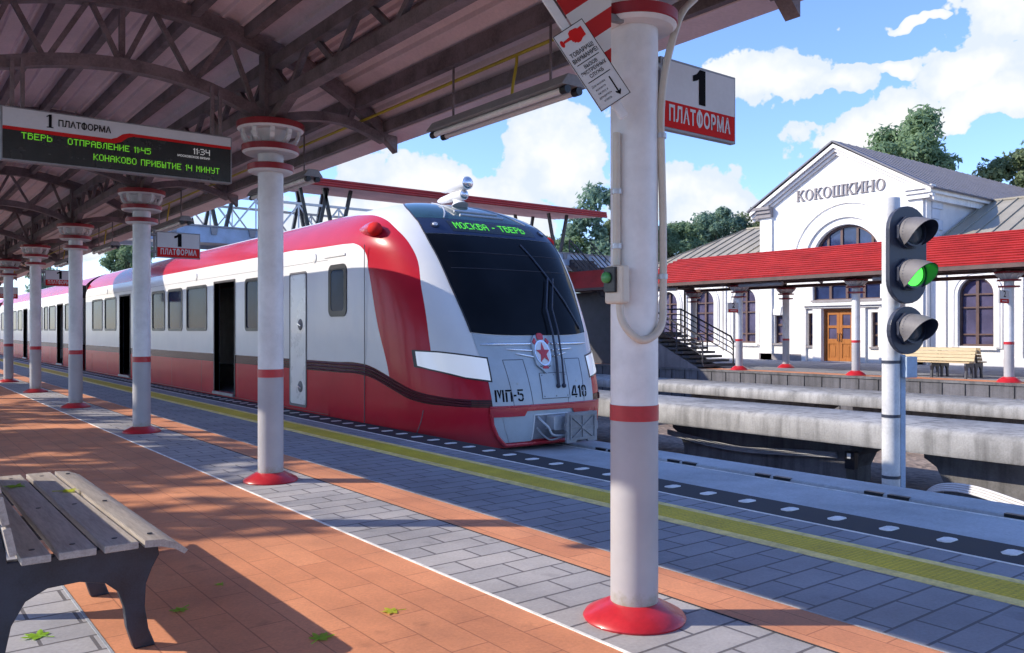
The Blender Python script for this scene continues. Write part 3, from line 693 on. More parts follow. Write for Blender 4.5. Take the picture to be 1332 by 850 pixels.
def card_text(s_, size, b_, a_=0.0, bold=0.0, align='CENTER', xs=1.0): lettering(s_, size, M['ink'], t, cc+cb*b_+ca*a_, u=ca, v=cb, n=-fw, bold=bold, depth=0.0015, align=align, xs=xs)
card_text('ТОВАРИЩ!', 0.027, 0.080, bold=0.0006, xs=0.84); card_text('ВНИМАНИЕ!', 0.027, 0.051, bold=0.0006, xs=0.80)
card_text('ВЫЗОВ', 0.023, 0.008, bold=0.0004, xs=0.85); card_text('ЭКСТРЕННЫХ', 0.023, -0.017, bold=0.0004, xs=0.80); card_text('СЛУЖБ', 0.023, -0.042, bold=0.0004, xs=0.85)
for i, s_ in enumerate(('Для вызова', 'нажмите', 'кнопку и', 'дождитесь', 'ответа')): card_text(s_, 0.0145, -0.088-i*0.020, -0.022, xs=0.85)
hand = [(-0.050,0.146),(-0.049,0.156),(-0.016,0.160),(-0.012,0.176),(0.000,0.184),(0.030,0.180),(0.036,0.174),(0.055,0.176),(0.055,0.130),(0.036,0.126),(0.020,0.116),(0.004,0.117),(0.001,0.123),(-0.008,0.124),(-0.008,0.131),(-0.014,0.133),(-0.014,0.142),(-0.020,0.145)]
card(hand, 0.0015, 0.001, 'pointing_hand', M['sign_red'])
card([(-0.059+0.009*math.cos(q), 0.149+0.017*math.sin(q)) for q in [2*math.pi*k/16 for k in range(16)]], 0.0018, 0.001, 'button_symbol', M['sign_red'])
card([(0.034,-0.085),(0.040,-0.085),(0.040,-0.163),(0.050,-0.157),(0.050,-0.165),(0.037,-0.182),(0.024,-0.165),(0.024,-0.157),(0.034,-0.163)], 0.0015, 0.001, 'arrow_symbol', M['ink'])
m = MB(); m.bar(cc+cb*0.66+fw*0.024, cc-cb*0.275+fw*0.024, 0.022, 0.042, fw.cross(cb)); m.build('bar', M['white_paint'], t, bevel=0.005)
m = MB(); m.bar(cc+fw*0.03+ca*0.02, cc+fw*0.18+rt*0.05, 0.03, 0.03); m.build('bracket', M['grey_metal'], t)
def striped():
    m, nt, b = new_mat('red_white_hazard_stripes'); p = worldpos(nt)
    s = N(nt, 'ShaderNodeSeparateXYZ'); lk(nt, p, s.inputs[0])
    hl_ = mth(nt, 'SUBTRACT', mth(nt, 'MULTIPLY', s.outputs[0], 0.792), mth(nt, 'MULTIPLY', s.outputs[1], 0.61))
    q = mth(nt, 'ADD', mth(nt, 'MULTIPLY', hl_, -0.55), mth(nt, 'MULTIPLY', s.outputs[2], 0.83))
    f = mth(nt, 'FRACT', mth(nt, 'MULTIPLY', mth(nt, 'ADD', q, 0.02), 6.2))
    lk(nt, mixc(nt, mth(nt, 'LESS_THAN', f, 0.5), (0.72, 0.71, 0.70), (0.50, 0.010, 0.012)), b.inputs['Base Color']); b.inputs['Roughness'].default_value = 0.6
    return m
hb0 = fw*3.86
t = thing('hazard_board', 'red and white diagonally striped board behind the tilted notice', 'sign', tuple(hb0+rt*0.4+zu*2.8))
MB().plate([(0.150, 3.30), (0.165, 3.00), (0.30, 2.79), (0.462, 2.635), (0.462, 3.30)], (), hb0, rt, zu, fw, 0.012).build('panel', striped(), t)
for zz in (2.86, 3.16): MB().bar(hb0+rt*0.44+zu*zz+fw*0.014, hb0+rt*0.52+zu*zz+fw*0.06, 0.03, 0.03).build('bracket', M['grey_metal'], t)
# call box with cable loop
t = thing('call_box', 'cream emergency call box with green button on the nearest column', 'call box', (2.73, 2.79, 1.5))
MB().box(2.758, 2.812, 2.742, 2.862, 1.525, 1.705).build('housing', M['cream'], t, bevel=0.012)
MB().box(2.742, 2.759, 2.775, 2.850, 1.578, 1.697).build('face_plate', M['black'], t, bevel=0.004)
MB().lathe((2.742, 2.826, 1.648), [(0.026,0),(0.027,0.012),(0.020,0.020),(0.008,0.024)], 24, (-1,0,0)).build('button', M['lens_green_soft'], t, smooth=50)
pts = [(2.812,2.832,2.34),(2.812,2.832,2.0),(2.812,2.832,1.71)]
m = MB(); m.tube(catmull(pts, 6), 0.0185, 12)
lp = [(2.80,2.80,1.53),(2.800,2.790,1.46),(2.815,2.760,1.40),(2.855,2.728,1.358),(2.91,2.716,1.36),(2.97,2.714,1.395),(3.015,2.725,1.455),(3.035,2.74,1.56),(3.04,2.745,1.9),(3.03,2.745,2.2),(3.025,2.745,2.45),(3.06,2.75,2.66),(3.15,2.77,2.87),(3.27,2.82,3.02),(3.42,2.86,3.14),(3.62,2.90,3.30),(3.75,2.92,3.45)]
m.tube(catmull(lp, 7), 0.0185, 12)
o = m.build('cable_loop', M['cream'], None, smooth=50, loc=(2.9, 2.75, 1.36)); tag(o, 'thick cream cable looping down the nearest column under the call box', 'cable')
for p in ((2.812,2.832,2.06), (2.812,2.832,1.80), (3.036,2.745,1.66), (3.026,2.745,2.34)): MB().lathe(p, [(0.0255,-0.012),(0.0255,0.012)], 14).build('clip', M['alu'], o, smooth=50)

# ------------------------------------------------------------------ near bench and fallen leaves
def bench_frame(mb, y, thick=0.05):
    out = [(0.98,.462),(1.015,.44),(1.02,.40),(.99,.345),(.965,.28),(.96,.18),(.975,.08),(1.005,0),(.915,0),(.885,.10),(.875,.19),(.85,.265),(.80,.31),(.70,.335),(.58,.33),(.50,.29),(.45,.20),(.41,0),(.32,0),(.345,.16),(.375,.33),(.375,.50),(.315,.86),(.350,.87),(.432,.50),(.435,.462)]
    mb.plate(out, (), (0, y, 0), (1,0,0), (0,0,1), (0,1,0), thick)
t = thing('bench', 'weathered grey slatted bench with dark iron frame in the foreground', 'bench', (0.7, 4.9, 0))
for y in (3.90, 4.80, 5.85):
    m = MB(); bench_frame(m, y); m.build('frame', M['iron'], t, bevel=0.006)
for x0, x1 in ((0.472, 0.578), (0.605, 0.745), (0.775, 0.91)):
    MB().box(x0, x1, 3.80, 6.02, 0.464, 0.495).build('seat_slat', M['slat_wood'], t, bevel=0.004)
fs = [(0.935,0.464),(1.00,0.460),(1.06,0.440),(1.10,0.412),(1.115,0.428),(1.075,0.462),(1.01,0.490),(0.935,0.495)]
MB().plate(fs, (), (0,3.80,0), (1,0,0), (0,0,1), (0,1,0), 2.22).build('seat_slat', M['slat_wood'], t, smooth=30)
for k in range(3):
    a = Vector((0.432-0.026*k, 0, 0.505+0.125*k)); d = Vector((-0.20, 0, 0.98)); nn = Vector((0.98, 0, 0.20))
    m = MB(); p = [a, a+nn*0.028, a+nn*0.028+d*0.115, a+d*0.115]
    m.plate([(q.x, q.z) for q in p], (), (0,3.80,0), (1,0,0), (0,0,1), (0,1,0), 2.22); m.build('back_slat', M['slat_wood'], t, bevel=0.004)
for y in (3.925, 4.825, 5.875):
    for x in (0.525, 0.675, 0.84, 0.985): MB().lathe((x, y, 0.4935), [(0.012,0),(0.0115,0.0035),(0.006,0.0045)], 12).build('bolt', M['iron'], t)
def make_leaf(loc, rot, mat, label, s=1.0):
    tips = [(0,1.0),(52,0.88),(-52,0.88),(105,0.62),(-105,0.62)]
    ang_r = [(0,1.0),(10,0.72),(18,0.80),(28,0.42),(42,0.78),(52,0.92),(62,0.70),(75,0.40),(95,0.55),(108,0.62),(130,0.38),(165,0.25)]
    pts = [(r*math.sin(R(a)), r*math.cos(R(a))) for a, r in ang_r] + [(-r*math.sin(R(a)), r*math.cos(R(a))) for a, r in ang_r[::-1] if a not in (0,)]
    m = MB(); c = m.bm.verts.new((loc[0], loc[1], loc[2]+0.004)); vs = []
    for x, y in pts:
        d2 = math.hypot(x, y); xr_ = x*math.cos(rot)-y*math.sin(rot); yr_ = x*math.sin(rot)+y*math.cos(rot)
        vs.append(m.bm.verts.new((loc[0]+xr_*0.080*s, loc[1]+yr_*0.080*s, loc[2]+0.004+0.009*s*d2**2*(0.6+0.5*math.sin(3*math.atan2(y, x)+rot)))))
    for i in range(len(vs)): m.bm.faces.new((c, vs[i], vs[(i+1)%len(vs)]))
    st = (loc[0]+math.sin(rot)*0.075*s, loc[1]-math.cos(rot)*0.075*s, loc[2]+0.007)
    m.tube([(loc[0], loc[1], loc[2]+0.005), st], 0.0022, 5)
    o = m.build('fallen_leaf', mat, None, loc=loc, recalc=False); return tag(o, label, 'leaf', 'fallen maple leaves')
make_leaf((0.61,4.33,0), 0.7, M['leaf_green'], 'green maple leaf on the grey paving beneath the bench', 1.05)
make_leaf((1.23,4.31,0), 2.2, M['leaf_green'], 'green maple leaf on orange paving right beside the bench leg', 0.8)
make_leaf((1.61,3.52,0), -0.9, M['leaf_green'], 'green maple leaf on orange paving at the bottom edge, nearest the camera', 1.0)
make_leaf((2.06,3.64,0), 1.2, M['leaf_lime'], 'yellow-green maple leaf on the sunlit orange paving', 0.85)
make_leaf((1.52,4.60,0), 0.1, M['leaf_green'], 'smallest faint green leaf, alone on the shaded orange paving', 0.45)
make_leaf((0.665,5.55,0.496), 0.5, M['leaf_green'], 'green maple leaf lying on the second bench slat', 1.0)
make_leaf((0.87,5.22,0.496), -1.8, M['leaf_lime'], 'yellow-green maple leaf lying across bench slats near the front', 0.95)

# ------------------------------------------------------------------ train
XC, WH, NE, YS, ZT = 7.73, 1.80, 3.6, 12.6, 3.56
TP = [(-.3,9.3),(-.1,9.2),(.3,9.15),(.7,9.22),(1.1,9.36),(1.4,9.46),(1.8,9.65),(2.2,9.87),(2.6,10.15),(2.9,10.42),(3.1,10.66),(3.25,10.92),(3.38,11.25),(3.48,11.65),(3.535,12.05),(3.56,12.6)]
_tz = [(p.x, p.y) for p in catmull([(a, b, 0) for a, b in TP], 6)]
def tipy(z): return interp(_tz, z)
def halfw(z):
    if z <= 2.55: return WH - (0.05*((0.25-z)/0.5)**2 if z < 0.25 else 0)
    q = min(1.0, (z-2.55)/(ZT-2.55)); return WH*max(0.0, 1-q**2.3)**(1/2.3)
def nose_pt(th, z, off=0.0):
    """th in radians, -90 deg = left side, 0 = front centre"""
    def P(th, z):
        s_, c_ = math.sin(th), math.cos(th)
        return Vector((XC+halfw(z)*math.copysign(abs(s_)**(2/NE), s_), YS-(YS-tipy(z))*abs(c_)**(2/NE), z))
    p = P(th, z)
    if off:
        e = 0.004; du = P(th+e, z)-P(th-e, z); dv = P(th, min(z+e, ZT-1e-3))-P(th, min(z, ZT-2e-3)-e)
        n = du.cross(dv); n = n.normalized() if n.length > 1e-12 else Vector((0,-1,0))
        c = Vector((XC, YS, 1.0))
        if n.dot(p-c) < 0: n = -n
        p = p+n*off
    return p
def th_of(x, z):
    q = max(-1, min(1, (x-XC)/max(halfw(z), 1e-4))); return math.asin(math.copysign(abs(q)**(NE/2), q))
def front(p, off=0.006):
    """a point drawn flat in x,z (its y holds a small outward offset) laid on the curved nose"""
    x, z = p[0], p[2]; return nose_pt(th_of(x, z), z, off)
def patch(zs, xl, xr_, nx=24, off=0.006, thick=0.0):
    """rows over z between x = xl(z) and x = xr(z)"""
    rows = []
    for z in zs:
        a, b_ = th_of(xl(z), z), th_of(xr_(z), z)
        rows.append([nose_pt(a+(b_-a)*i/nx, z, off) for i in range(nx+1)])
    m = MB(); m.grid(rows)
    return m
def lin(a, b, n): return [a+(b-a)*i/n for i in range(n+1)]
def strip_x(xs_, zb, zt, nz=6, off=0.006):
    rows = []
    for i in range(nz+1):
        r = []
        for x in xs_:
            z = zb(x)+(zt(x)-zb(x))*i/nz; r.append(nose_pt(th_of(x, z), z, off))
        rows.append(r)
    m = MB(); m.grid(rows); return m
def line_on(pts, wd, off=0.008, n=8):
    """a thin raised line following (x,z) points on the nose"""
    path = []
    for (a, b_), (c, d) in zip(pts, pts[1:]):
        for i in range(n): path.append((a+(c-a)*i/n, b_+(d-b_)*i/n))
    path.append(pts[-1]); return [front((x, 0, z), off) for x, z in path]

def livery(name, curved):
    m, nt, b = new_mat(name)
    s = N(nt, 'ShaderNodeSeparateXYZ'); lk(nt, objco(nt), s.inputs[0]); y, z = s.outputs[1], s.outputs[2]
    def curve(v, vmin, vmax, pts, omin, omax):
        n = N(nt, 'ShaderNodeFloatCurve'); c = n.mapping.curves[0]
        P_ = [((a-vmin)/(vmax-vmin), (o_-omin)/(omax-omin)) for a, o_ in pts]
        while len(c.points) < len(P_): c.points.new(0.5, 0.5)
        for p_, q in zip(c.points, P_): p_.location = q; p_.handle_type = 'AUTO'
        n.mapping.update()
        lk(nt, mth(nt, 'DIVIDE', mth(nt, 'SUBTRACT', v, vmin), vmax-vmin, clamp=True), n.inputs['Value'])
        return mth(nt, 'ADD', mth(nt, 'MULTIPLY', n.outputs[0], omax-omin), omin)
    if curved:   # local y is measured from the nose tip plane (world 9.2)
        cz = curve(y, 0, 3.0, [(0,.385),(.3,.40),(.94,.47),(1.5,.64),(2.0,.775),(2.3,.81),(3.0,.81)], 0, 1)
        h = curve(y, 0, 3.0, [(0,.055),(.3,.055),(1.0,.075),(2.2,.085),(3.0,.085)], 0, 0.2)
        yr = curve(z, 0, 3.6, [(0,.60),(.7,.68),(1.13,.76),(1.95,1.02),(2.58,1.32),(2.95,1.78),(3.15,2.25),(3.30,3.2),(3.45,4.6),(3.6,5.0)], 0, 5)
        yl = curve(z, 0, 3.6, [(0,1.40),(.68,1.50),(1.51,1.84),(2.3,2.10),(2.6,2.22),(2.76,2.6),(2.82,4.8),(3.6,5.0)], 0, 5)
        mid = mth(nt, 'MULTIPLY', mth(nt, 'GREATER_THAN', y, yr), mth(nt, 'LESS_THAN', y, yl))
        under = mth(nt, 'MULTIPLY', mth(nt, 'LESS_THAN', z, 0.84), mth(nt, 'LESS_THAN', y, yl))
        sh = mth(nt, 'MULTIPLY', mth(nt, 'MULTIPLY', mth(nt, 'GREATER_THAN', z, 2.82), mth(nt, 'LESS_THAN', z, 3.36)), mth(nt, 'GREATER_THAN', y, yr))
        red = mth(nt, 'MAXIMUM', mth(nt, 'MAXIMUM', mid, under), sh)
    else:
        cz, h = 0.81, 0.085
        red = mth(nt, 'MULTIPLY', mth(nt, 'GREATER_THAN', z, 2.82), mth(nt, 'LESS_THAN', z, 3.36))
    t_ = mth(nt, 'DIVIDE', mth(nt, 'SUBTRACT', z, cz), h)
    low = mth(nt, 'LESS_THAN', t_, 0.0); band = mth(nt, 'LESS_THAN', mth(nt, 'ABSOLUTE', t_), 1.0)
    red = mth(nt, 'MAXIMUM', red, low)
    a = noise(nt, worldpos(nt), 1.2, 5, 0.6)
    wv = ramp(nt, a, [(0.3, (0.70, 0.70, 0.71)), (0.6, (0.76, 0.755, 0.75))]); rv = ramp(nt, a, [(0.3, (0.42, 0.012, 0.028)), (0.6, (0.49, 0.016, 0.034))])
    # road dust settles on the lowest part of the skirt
    dust = ramp(nt, mth(nt, 'ADD', z, mth(nt, 'MULTIPLY', noise(nt, worldpos(nt), 7, 5, 0.6), 0.25)), [(0.0, 1.0), (0.28, 0.0)])
    rv = mixc(nt, mth(nt, 'MULTIPLY', dust, 0.24), rv, (0.20, 0.14, 0.12))
    c = mixc(nt, red, wv, rv)
    st = mth(nt, 'GREATER_THAN', mth(nt, 'FRACT', mth(nt, 'MULTIPLY', mth(nt, 'ADD', t_, 1.0), 2.0)), 0.45)
    c = mixc(nt, band, c, mixc(nt, st, (0.022, 0.003, 0.006), (0.085, 0.006, 0.014)))
    lk(nt, c, b.inputs['Base Color']); b.inputs['Roughness'].default_value = 0.27; b.inputs['Coat Weight'].default_value = 0.12; b.inputs['Coat Roughness'].default_value = 0.08; b.inputs['Specular IOR Level'].default_value = 0.3; b.inputs['IOR'].default_value = 1.3
    return m
M['livery_nose'] = livery('train_livery_curved', True); M['livery'] = livery('train_livery', False)

XL, XR = 5.93, 9.53
def car_body(t, ya, yb, doors, wins, mat):
    zs = [-.25, 0.0, .3, .72, .90, 1.4, 2.0, 2.55]
    # left wall with real door and window openings
    holes = [rect(a, b_, 0.09, 2.41) for a, b_ in doors] + [rect(a, b_, 1.42, 2.39) for a, b_ in wins]
    m = MB(); m.plate(rect(ya, yb, -0.25, 2.55), holes, (XL, 0, 0), (0,1,0), (0,0,1), (1,0,0), 0.09); m.build('side_wall', mat, t)
    m = MB(); m.plate(rect(ya, yb, -0.25, 2.55), (), (XR-0.09, 0, 0), (0,1,0), (0,0,1), (1,0,0), 0.09); m.build('side_wall', mat, t)
    prof = [(XC-halfw(z), z) for z in lin(2.55, 3.40, 14)] + [(XC+WH*math.sin(a)*0.98*((1-((3.40-2.55)/(ZT-2.55))**2.3)**(1/2.3)), 0) for a in ()]
    up = [(XC-halfw(z), z) for z in lin(2.55, 3.4, 12)+[3.45,3.49,3.52,3.54,3.553]] + [(XC, ZT)]
    full = up + [(2*XC-x, z) for x, z in up[-2::-1]]
    m = MB(); m.grid([[(x, y_, z) for x, z in full] for y_ in (ya, yb)]); m.build('roof', mat, t, smooth=40)
    m = MB(); m.box(XL+0.10, XR-0.10, ya+0.05, yb-0.05, -0.02, 0.07); m.box(7.6, 7.66, ya+0.05, yb-0.05, 0.071, 2.55); m.box(7.2, 7.59, ya+1.0, yb-1.0, 0.072, 0.50); m.box(XL+0.10, 7.6, ya+0.05, yb-0.05, 2.56, 2.60)
    m.build('interior', M['interior'], t)
    yj = ya+1.9
    while yj < yb-0.6:
        if not any(a-0.1 < yj < b_+0.1 for a, b_ in doors): MB().box(XL-0.002, XL+0.004, yj-0.006, yj+0.006, -0.22, 0.71).build('panel_joint', M['maroon'], t)
        yj += 2.35
    MB().box(XL-0.004, XL+0.004, ya+0.02, yb-0.02, 0.015, 0.027).build('panel_joint', M['maroon'], t)
    for zj in (2.548, 0.915): MB().box(XL-0.0015, XL+0.004, ya+0.02, yb-0.02, zj, zj+0.007).build('panel_joint', M['line'], t) if not (zj < 1) else None
    for a, b_ in doors:
        f = MB()
        f.box(XL-0.012, XL+0.11, a-0.05, a, 0.05, 2.46); f.box(XL-0.012, XL+0.11, b_, b_+0.05, 0.05, 2.46); f.box(XL-0.012, XL+0.11, a, b_, 2.41, 2.46)
        d = f.build('doorway', M['car_dark'], t, bevel=0.006)
        MB().box(XL-0.05, XL+0.14, a-0.03, b_+0.03, 0.03, 0.088).build('step', M['grey_metal'], d, bevel=0.006)
        MB().tube([(XL+0.20, a+0.10, 0.10), (XL+0.20, a+0.10, 2.4)], 0.018, 8).build('grab_pole', M['grey_metal'], d, smooth=40)
        MB().box(XL+0.5, XL+0.85, a+0.25, a+0.7, 0.075, 0.33).build('inner_step', M['grey_metal'], d, bevel=0.01)
    for a, b_ in wins:
        fr = rounded(a-0.035, b_+0.035, 1.385, 2.425, 0.10); inn = rounded(a+0.03, b_-0.03, 1.45, 2.36, 0.07)
        wn = MB().plate(fr, [inn], (XL-0.012, 0, 0), (0,1,0), (0,0,1), (1,0,0), 0.05).build('window', M['seal'], t)
        MB().plate(rounded(a+0.02, b_-0.02, 1.44, 2.37, 0.07), (), (XL+0.006, 0, 0), (0,1,0), (0,0,1), (1,0,0), 0.02).build('pane', M['glass_car'], wn)
def rounded(a0, a1, b0, b1, r, n=5):
    pts = []
    for cx_, cy_, q in ((a1-r, b0+r, -90), (a1-r, b1-r, 0), (a0+r, b1-r, 90), (a0+r, b0+r, 180)):
        for i in range(n+1): pts.append((cx_+r*math.cos(R(q+90*i/n)), cy_+r*math.sin(R(q+90*i/n))))
    return pts
lead = thing('train_car', 'leading red and white train car with big dark windscreen and star badge', 'train car', (XC, 9.2, 0), 'cars of the red and white train')
rows = []
zl = lin(-.25, 2.55, 28) + lin(2.62, 3.40, 14) + [3.44, 3.47, 3.50, 3.52, 3.535, 3.547, 3.555, 3.5597]
ths = [R(-90+180*i/96) for i in range(97)]
for z in zl: rows.append([nose_pt(th, z) for th in ths])
MB().grid(rows).build('nose', M['livery_nose'], lead, smooth=60)
LW = [(14.9, 16.4), (18.85, 20.3), (20.7, 21.85), (22.2, 23.35), (24.0, 25.2), (27.5, 29.0), (29.4, 30.9)]
car_body(lead, 12.6, 32.0, [(17.05, 18.3), (25.75, 27.0)], LW, M['livery_nose'])
MB().box(XL+0.02, XR-0.02, 31.95, 32.0, -0.24, 3.0).build('end_wall', M['car_dark'], lead)
for yy, zz in ((13.15, 2.62), (19.6, 2.63), (28.7, 2.63)):
    MB().lathe((XL-0.001, yy, zz), [(0.085,0),(0.082,0.012),(0.05,0.02),(0.01,0.022)], 22, (-1,0,0)).build('round_cap', M['car_white'], lead, smooth=40)
MB().box(XL-0.014, XL, 12.0, 12.75, 2.585, 2.625).build('side_display', M['car_white'], lead, bevel=0.004)
# service door, cab window
m = MB(); m.plate(rounded(13.46, 14.2, 0.07, 2.42, 0.06), [rounded(13.50, 14.16, 0.11, 2.38, 0.05)], (XL-0.010, 0, 0), (0,1,0), (0,0,1), (1,0,0), 0.02); d = m.build('service_door_frame', M['line'], lead)
sdoor = MB().plate(rounded(13.503, 14.157, 0.113, 2.377, 0.05), (), (XL-0.008, 0, 0), (0,1,0), (0,0,1), (1,0,0), 0.02).build('service_door', M['car_white'], lead, bevel=0.004)
for zz in (1.50, 0.42):
    h = MB().lathe((XL-0.008, 13.72, zz), [(0.10,0),(0.095,0.006),(0.085,0.008)], 24, (-1,0,0)).build('handle_recess', M['line'], sdoor, smooth=40)
for zz in (1.50, 0.42):
    MB().bar((XL-0.03, 13.66, zz-0.02), (XL-0.03, 13.78, zz+0.02), 0.03, 0.025).build('handle', M['chrome'], sdoor, bevel=0.004)
MB().plate(rounded(11.95, 12.60, 1.62, 2.46, 0.12), [rounded(12.04, 12.51, 1.71, 2.37, 0.08)], (XL-0.012, 0, 0), (0,1,0), (0,0,1), (1,0,0), 0.04).build('cab_window', M['seal'], lead)
MB().plate(rounded(12.035, 12.515, 1.705, 2.375, 0.08), (), (XL-0.006, 0, 0), (0,1,0), (0,0,1), (1,0,0), 0.03).build('cab_window_pane', M['glass_car'], lead)
# panel joints on the nose side
m = MB()
m.tube([(XL-0.001+0.0*z, 11.36, z) for z in lin(-0.2, 2.7, 6)], 0.006, 6); m.build('panel_joint', M['line'], lead)
m = MB(); m.tube([nose_pt(th_of(6.14-0.03*q, 0.28-0.5*q), 0.28-0.5*q, 0.001) for q in lin(0, 1, 6)], 0.007, 6); m.build('panel_joint', M['line'], lead)
# raised rubbing strip following the dark band
for dz in (-0.62, 0.0, 0.62):
    path = []
    for i in range(60):
        th = R(-90+i*1.04)
        z = 0.6
        for _ in range(6):
            p = nose_pt(th, z); yl_ = p.y-9.2
            cz = interp([(0,.385),(.3,.40),(.94,.47),(1.5,.64),(2.0,.775),(2.3,.81),(3.0,.81)], yl_); hh = interp([(0,.055),(.3,.055),(1.0,.075),(2.2,.085)], yl_); z = cz+dz*hh
        p = nose_pt(th, z, 0.004)
        if p.x < 6.62: path.append(p)
    path = [Vector((XL-0.004, y_, 0.81+dz*0.085)) for y_ in (13.44,)] + path
    MB().tube(path, 0.017, 6).build('rubbing_strip', M['maroon'], lead, smooth=50)
    path2 = [Vector((2*XC-p.x, p.y, p.z)) for p in path]
    MB().tube(path2, 0.017, 6).build('rubbing_strip', M['maroon'], lead, smooth=50)
# windscreen, display band, upper glass
QW = [(1.2,.58),(1.37,.588),(1.73,.617),(2.06,.645),(2.52,.668),(2.82,.693),(3.02,.72),(3.24,.79),(3.4,.86),(3.56,.95)]
def wl(z): return XC-interp(QW, z)*halfw(z)
def wr(z): return XC+interp(QW, z)*halfw(z)
def ins(f, d): return lambda z: f(z)+d
zb = [1.335+0.0*i for i in range(1)]
rows = []
for k in range(31):
    r = []
    for i in range(41):
        u_ = i/40
        z0_ = 1.325+0.045*(2*u_-1)**2; z = z0_+(2.83-z0_)*k/30
        a, b_ = th_of(wl(z), z), th_of(wr(z), z); r.append(nose_pt(a+(b_-a)*u_, z, 0.010))
    rows.append(r)
MB().grid(rows).build('windscreen', M['glass_dark'], lead, smooth=60)
patch(lin(2.836, 3.10, 8), wl, wr, 40, 0.010).build('display_band', M['navy'], lead, smooth=60)
patch(lin(3.105, 3.50, 14), wl, wr, 40, 0.009).build('upper_glass', M['glass_teal'], lead, smooth=60)
# black recessed frame around the display, text
patch(lin(2.885, 3.065, 4), lambda z: XC-0.80, lambda z: XC+0.80, 20, 0.014).build('display_screen', M['board'], lead, smooth=60)
dots('МОСКВА - ТВЕРЬ', 0.108, M['led_train'], lead, (XC-0.06, 0, 2.985), align='CENTER', warp=lambda p: front(p, 0.019), wide=1.12, name='display_text')
for sx_ in (-1, 1):
    p = front((XC+sx_*1.02, 0, 2.975), 0.012); q = front((XC+sx_*1.02, 0, 2.975), 0.05); ax = (q-p).normalized()
    k_ = MB().lathe(p, [(0.065,0),(0.065,0.012),(0.05,0.02)], 22, ax).build('marker_lamp', M['signal_dark'], lead, smooth=40)
    MB().lathe(p+ax*0.02, [(0.042,0),(0.035,0.008),(0.01,0.012)], 18, ax).build('lens', M['alu'], k_, smooth=40)
for sx_ in (-1, 1):
    pth = [nose_pt(th_of(XC+sx_*(0.34+0.45*q), 3.50-0.39*q), 3.50-0.39*q, 0.014) for q in lin(0, 1, 8)]
    MB().tube(pth, 0.012, 6).build('glazing_bar', M['alu'], lead, smooth=40)
for zz in (3.20, 3.28):
    MB().tube([nose_pt(th_of(XC+0.42*q, zz), zz, 0.014) for q in lin(-1, 1, 10)], 0.02, 6).build('vent_slat', M['alu'], lead, smooth=40)
# faint interior bars behind the screen: dashboard blinds
for zz, w_ in ((2.55, 0.86), (2.30, 0.92)):
    MB().tube([nose_pt(th_of(XC+q*w_*abs(wl(zz)-XC), zz), zz, 0.011) for q in lin(-1, 1, 16)], 0.006, 5).build('screen_bar', M['car_dark'], lead)
# frame line round the windscreen
edge = [(wl(z), z) for z in lin(1.37, 3.45, 30)]
MB().tube([front((x-0.008, 0, z), 0.006) for x, z in edge], 0.011, 6).build('windscreen_seal', M['seal'], lead)
MB().tube([front((2*XC-x+0.008, 0, z), 0.006) for x, z in edge], 0.011, 6).build('windscreen_seal', M['seal'], lead)
# silver front panel under the screen
QG = [(0.30,.52),(0.7,.535),(1.0,.56),(1.35,.59)]
rows = []
for k in range(15):
    r = []
    for i in range(31):
        u_ = i/30; zt_ = 1.315+0.045*(2*u_-1)**2; z = 0.30+(zt_-0.30)*k/14; xw = interp(QG, z)*halfw(z)
        a = th_of(XC-xw, z); r.append(nose_pt(a+(-2*a)*u_, z, 0.007))
    rows.append(r)
MB().grid(rows).build('front_panel', M['car_grey'], lead, smooth=60)
for x0, x1, z0, z1, sk in ((-0.70, -0.36, 0.30, 0.98, 0.08), (0.42, 0.74, 0.30, 0.98, -0.05)):
    pts = [(XC+x0, z1), (XC+x1, z1), (XC+x1+sk*0.8, z0+0.03), (XC+x0+sk, z0+0.03), (XC+x0, z1)]
    MB().tube(line_on(pts, 0, 0.008), 0.005, 5, caps=False).build('hatch_joint', M['line'], lead)
    k_ = front((XC+(x0+x1)/2, 0, 0.65), 0.008); MB().lathe(k_, [(0.016,0),(0.014,0.006)], 12, (0,-1,0)).build('hatch_lock', M['alu'], lead)
pz = MB(); 
rows = [[nose_pt(th_of(XC-0.12+0.52*i/8, z), z, 0.013) for i in range(9)] for z in lin(0.42, 0.78, 4)]
cpl = pz.grid(rows).build('wiper_plate', M['car_grey'], lead, smooth=60)
MB().tube(line_on([(XC-0.12,0.78),(XC+0.40,0.78),(XC+0.40,0.42),(XC-0.12,0.42),(XC-0.12,0.78)], 0, 0.013), 0.005, 5, caps=False).build('plate_joint', M['line'], cpl)
for x in (-0.08, 0.14, 0.36):
    for z in (0.45, 0.75): MB().lathe(front((XC+x,0,z), 0.014), [(0.011,0),(0.009,0.005)], 10, (0,-1,0)).build('bolt', M['grey_metal'], cpl)
# headlamps
for sgn in (-1, 1):
    X = lambda x: XC+sgn*(x-XC) if sgn > 0 else x
    xs_ = lin(6.13, 6.80, 16)
    zt = lambda x: interp([(6.13,1.10),(6.3,1.085),(6.80,1.0)], x); zbm = lambda x: interp([(6.13,0.90),(6.2,0.86),(6.5,0.75),(6.80,0.70)], x)
    def mk(grow, off):
        rows = []
        for i in range(9):
            r = []
            for x in [6.13-grow + (0.67+2*grow)*k/16 for k in range(17)]:
                xx = min(max(x, 6.13), 6.80); z = (zbm(xx)-grow)+(zt(xx)-zbm(xx)+2*grow)*i/8
                p = nose_pt(th_of(x, z), z, off)
                if sgn > 0: p = Vector((2*XC-p.x, p.y, p.z))
                r.append(p)
            rows.append(r)
        m = MB(); m.grid(rows); return m
    hl = mk(0.022, 0.009).build('headlight', M['seal'], lead, smooth=60)
    mk(0.0, 0.016).build('lens', M['headlight'], hl, smooth=60)
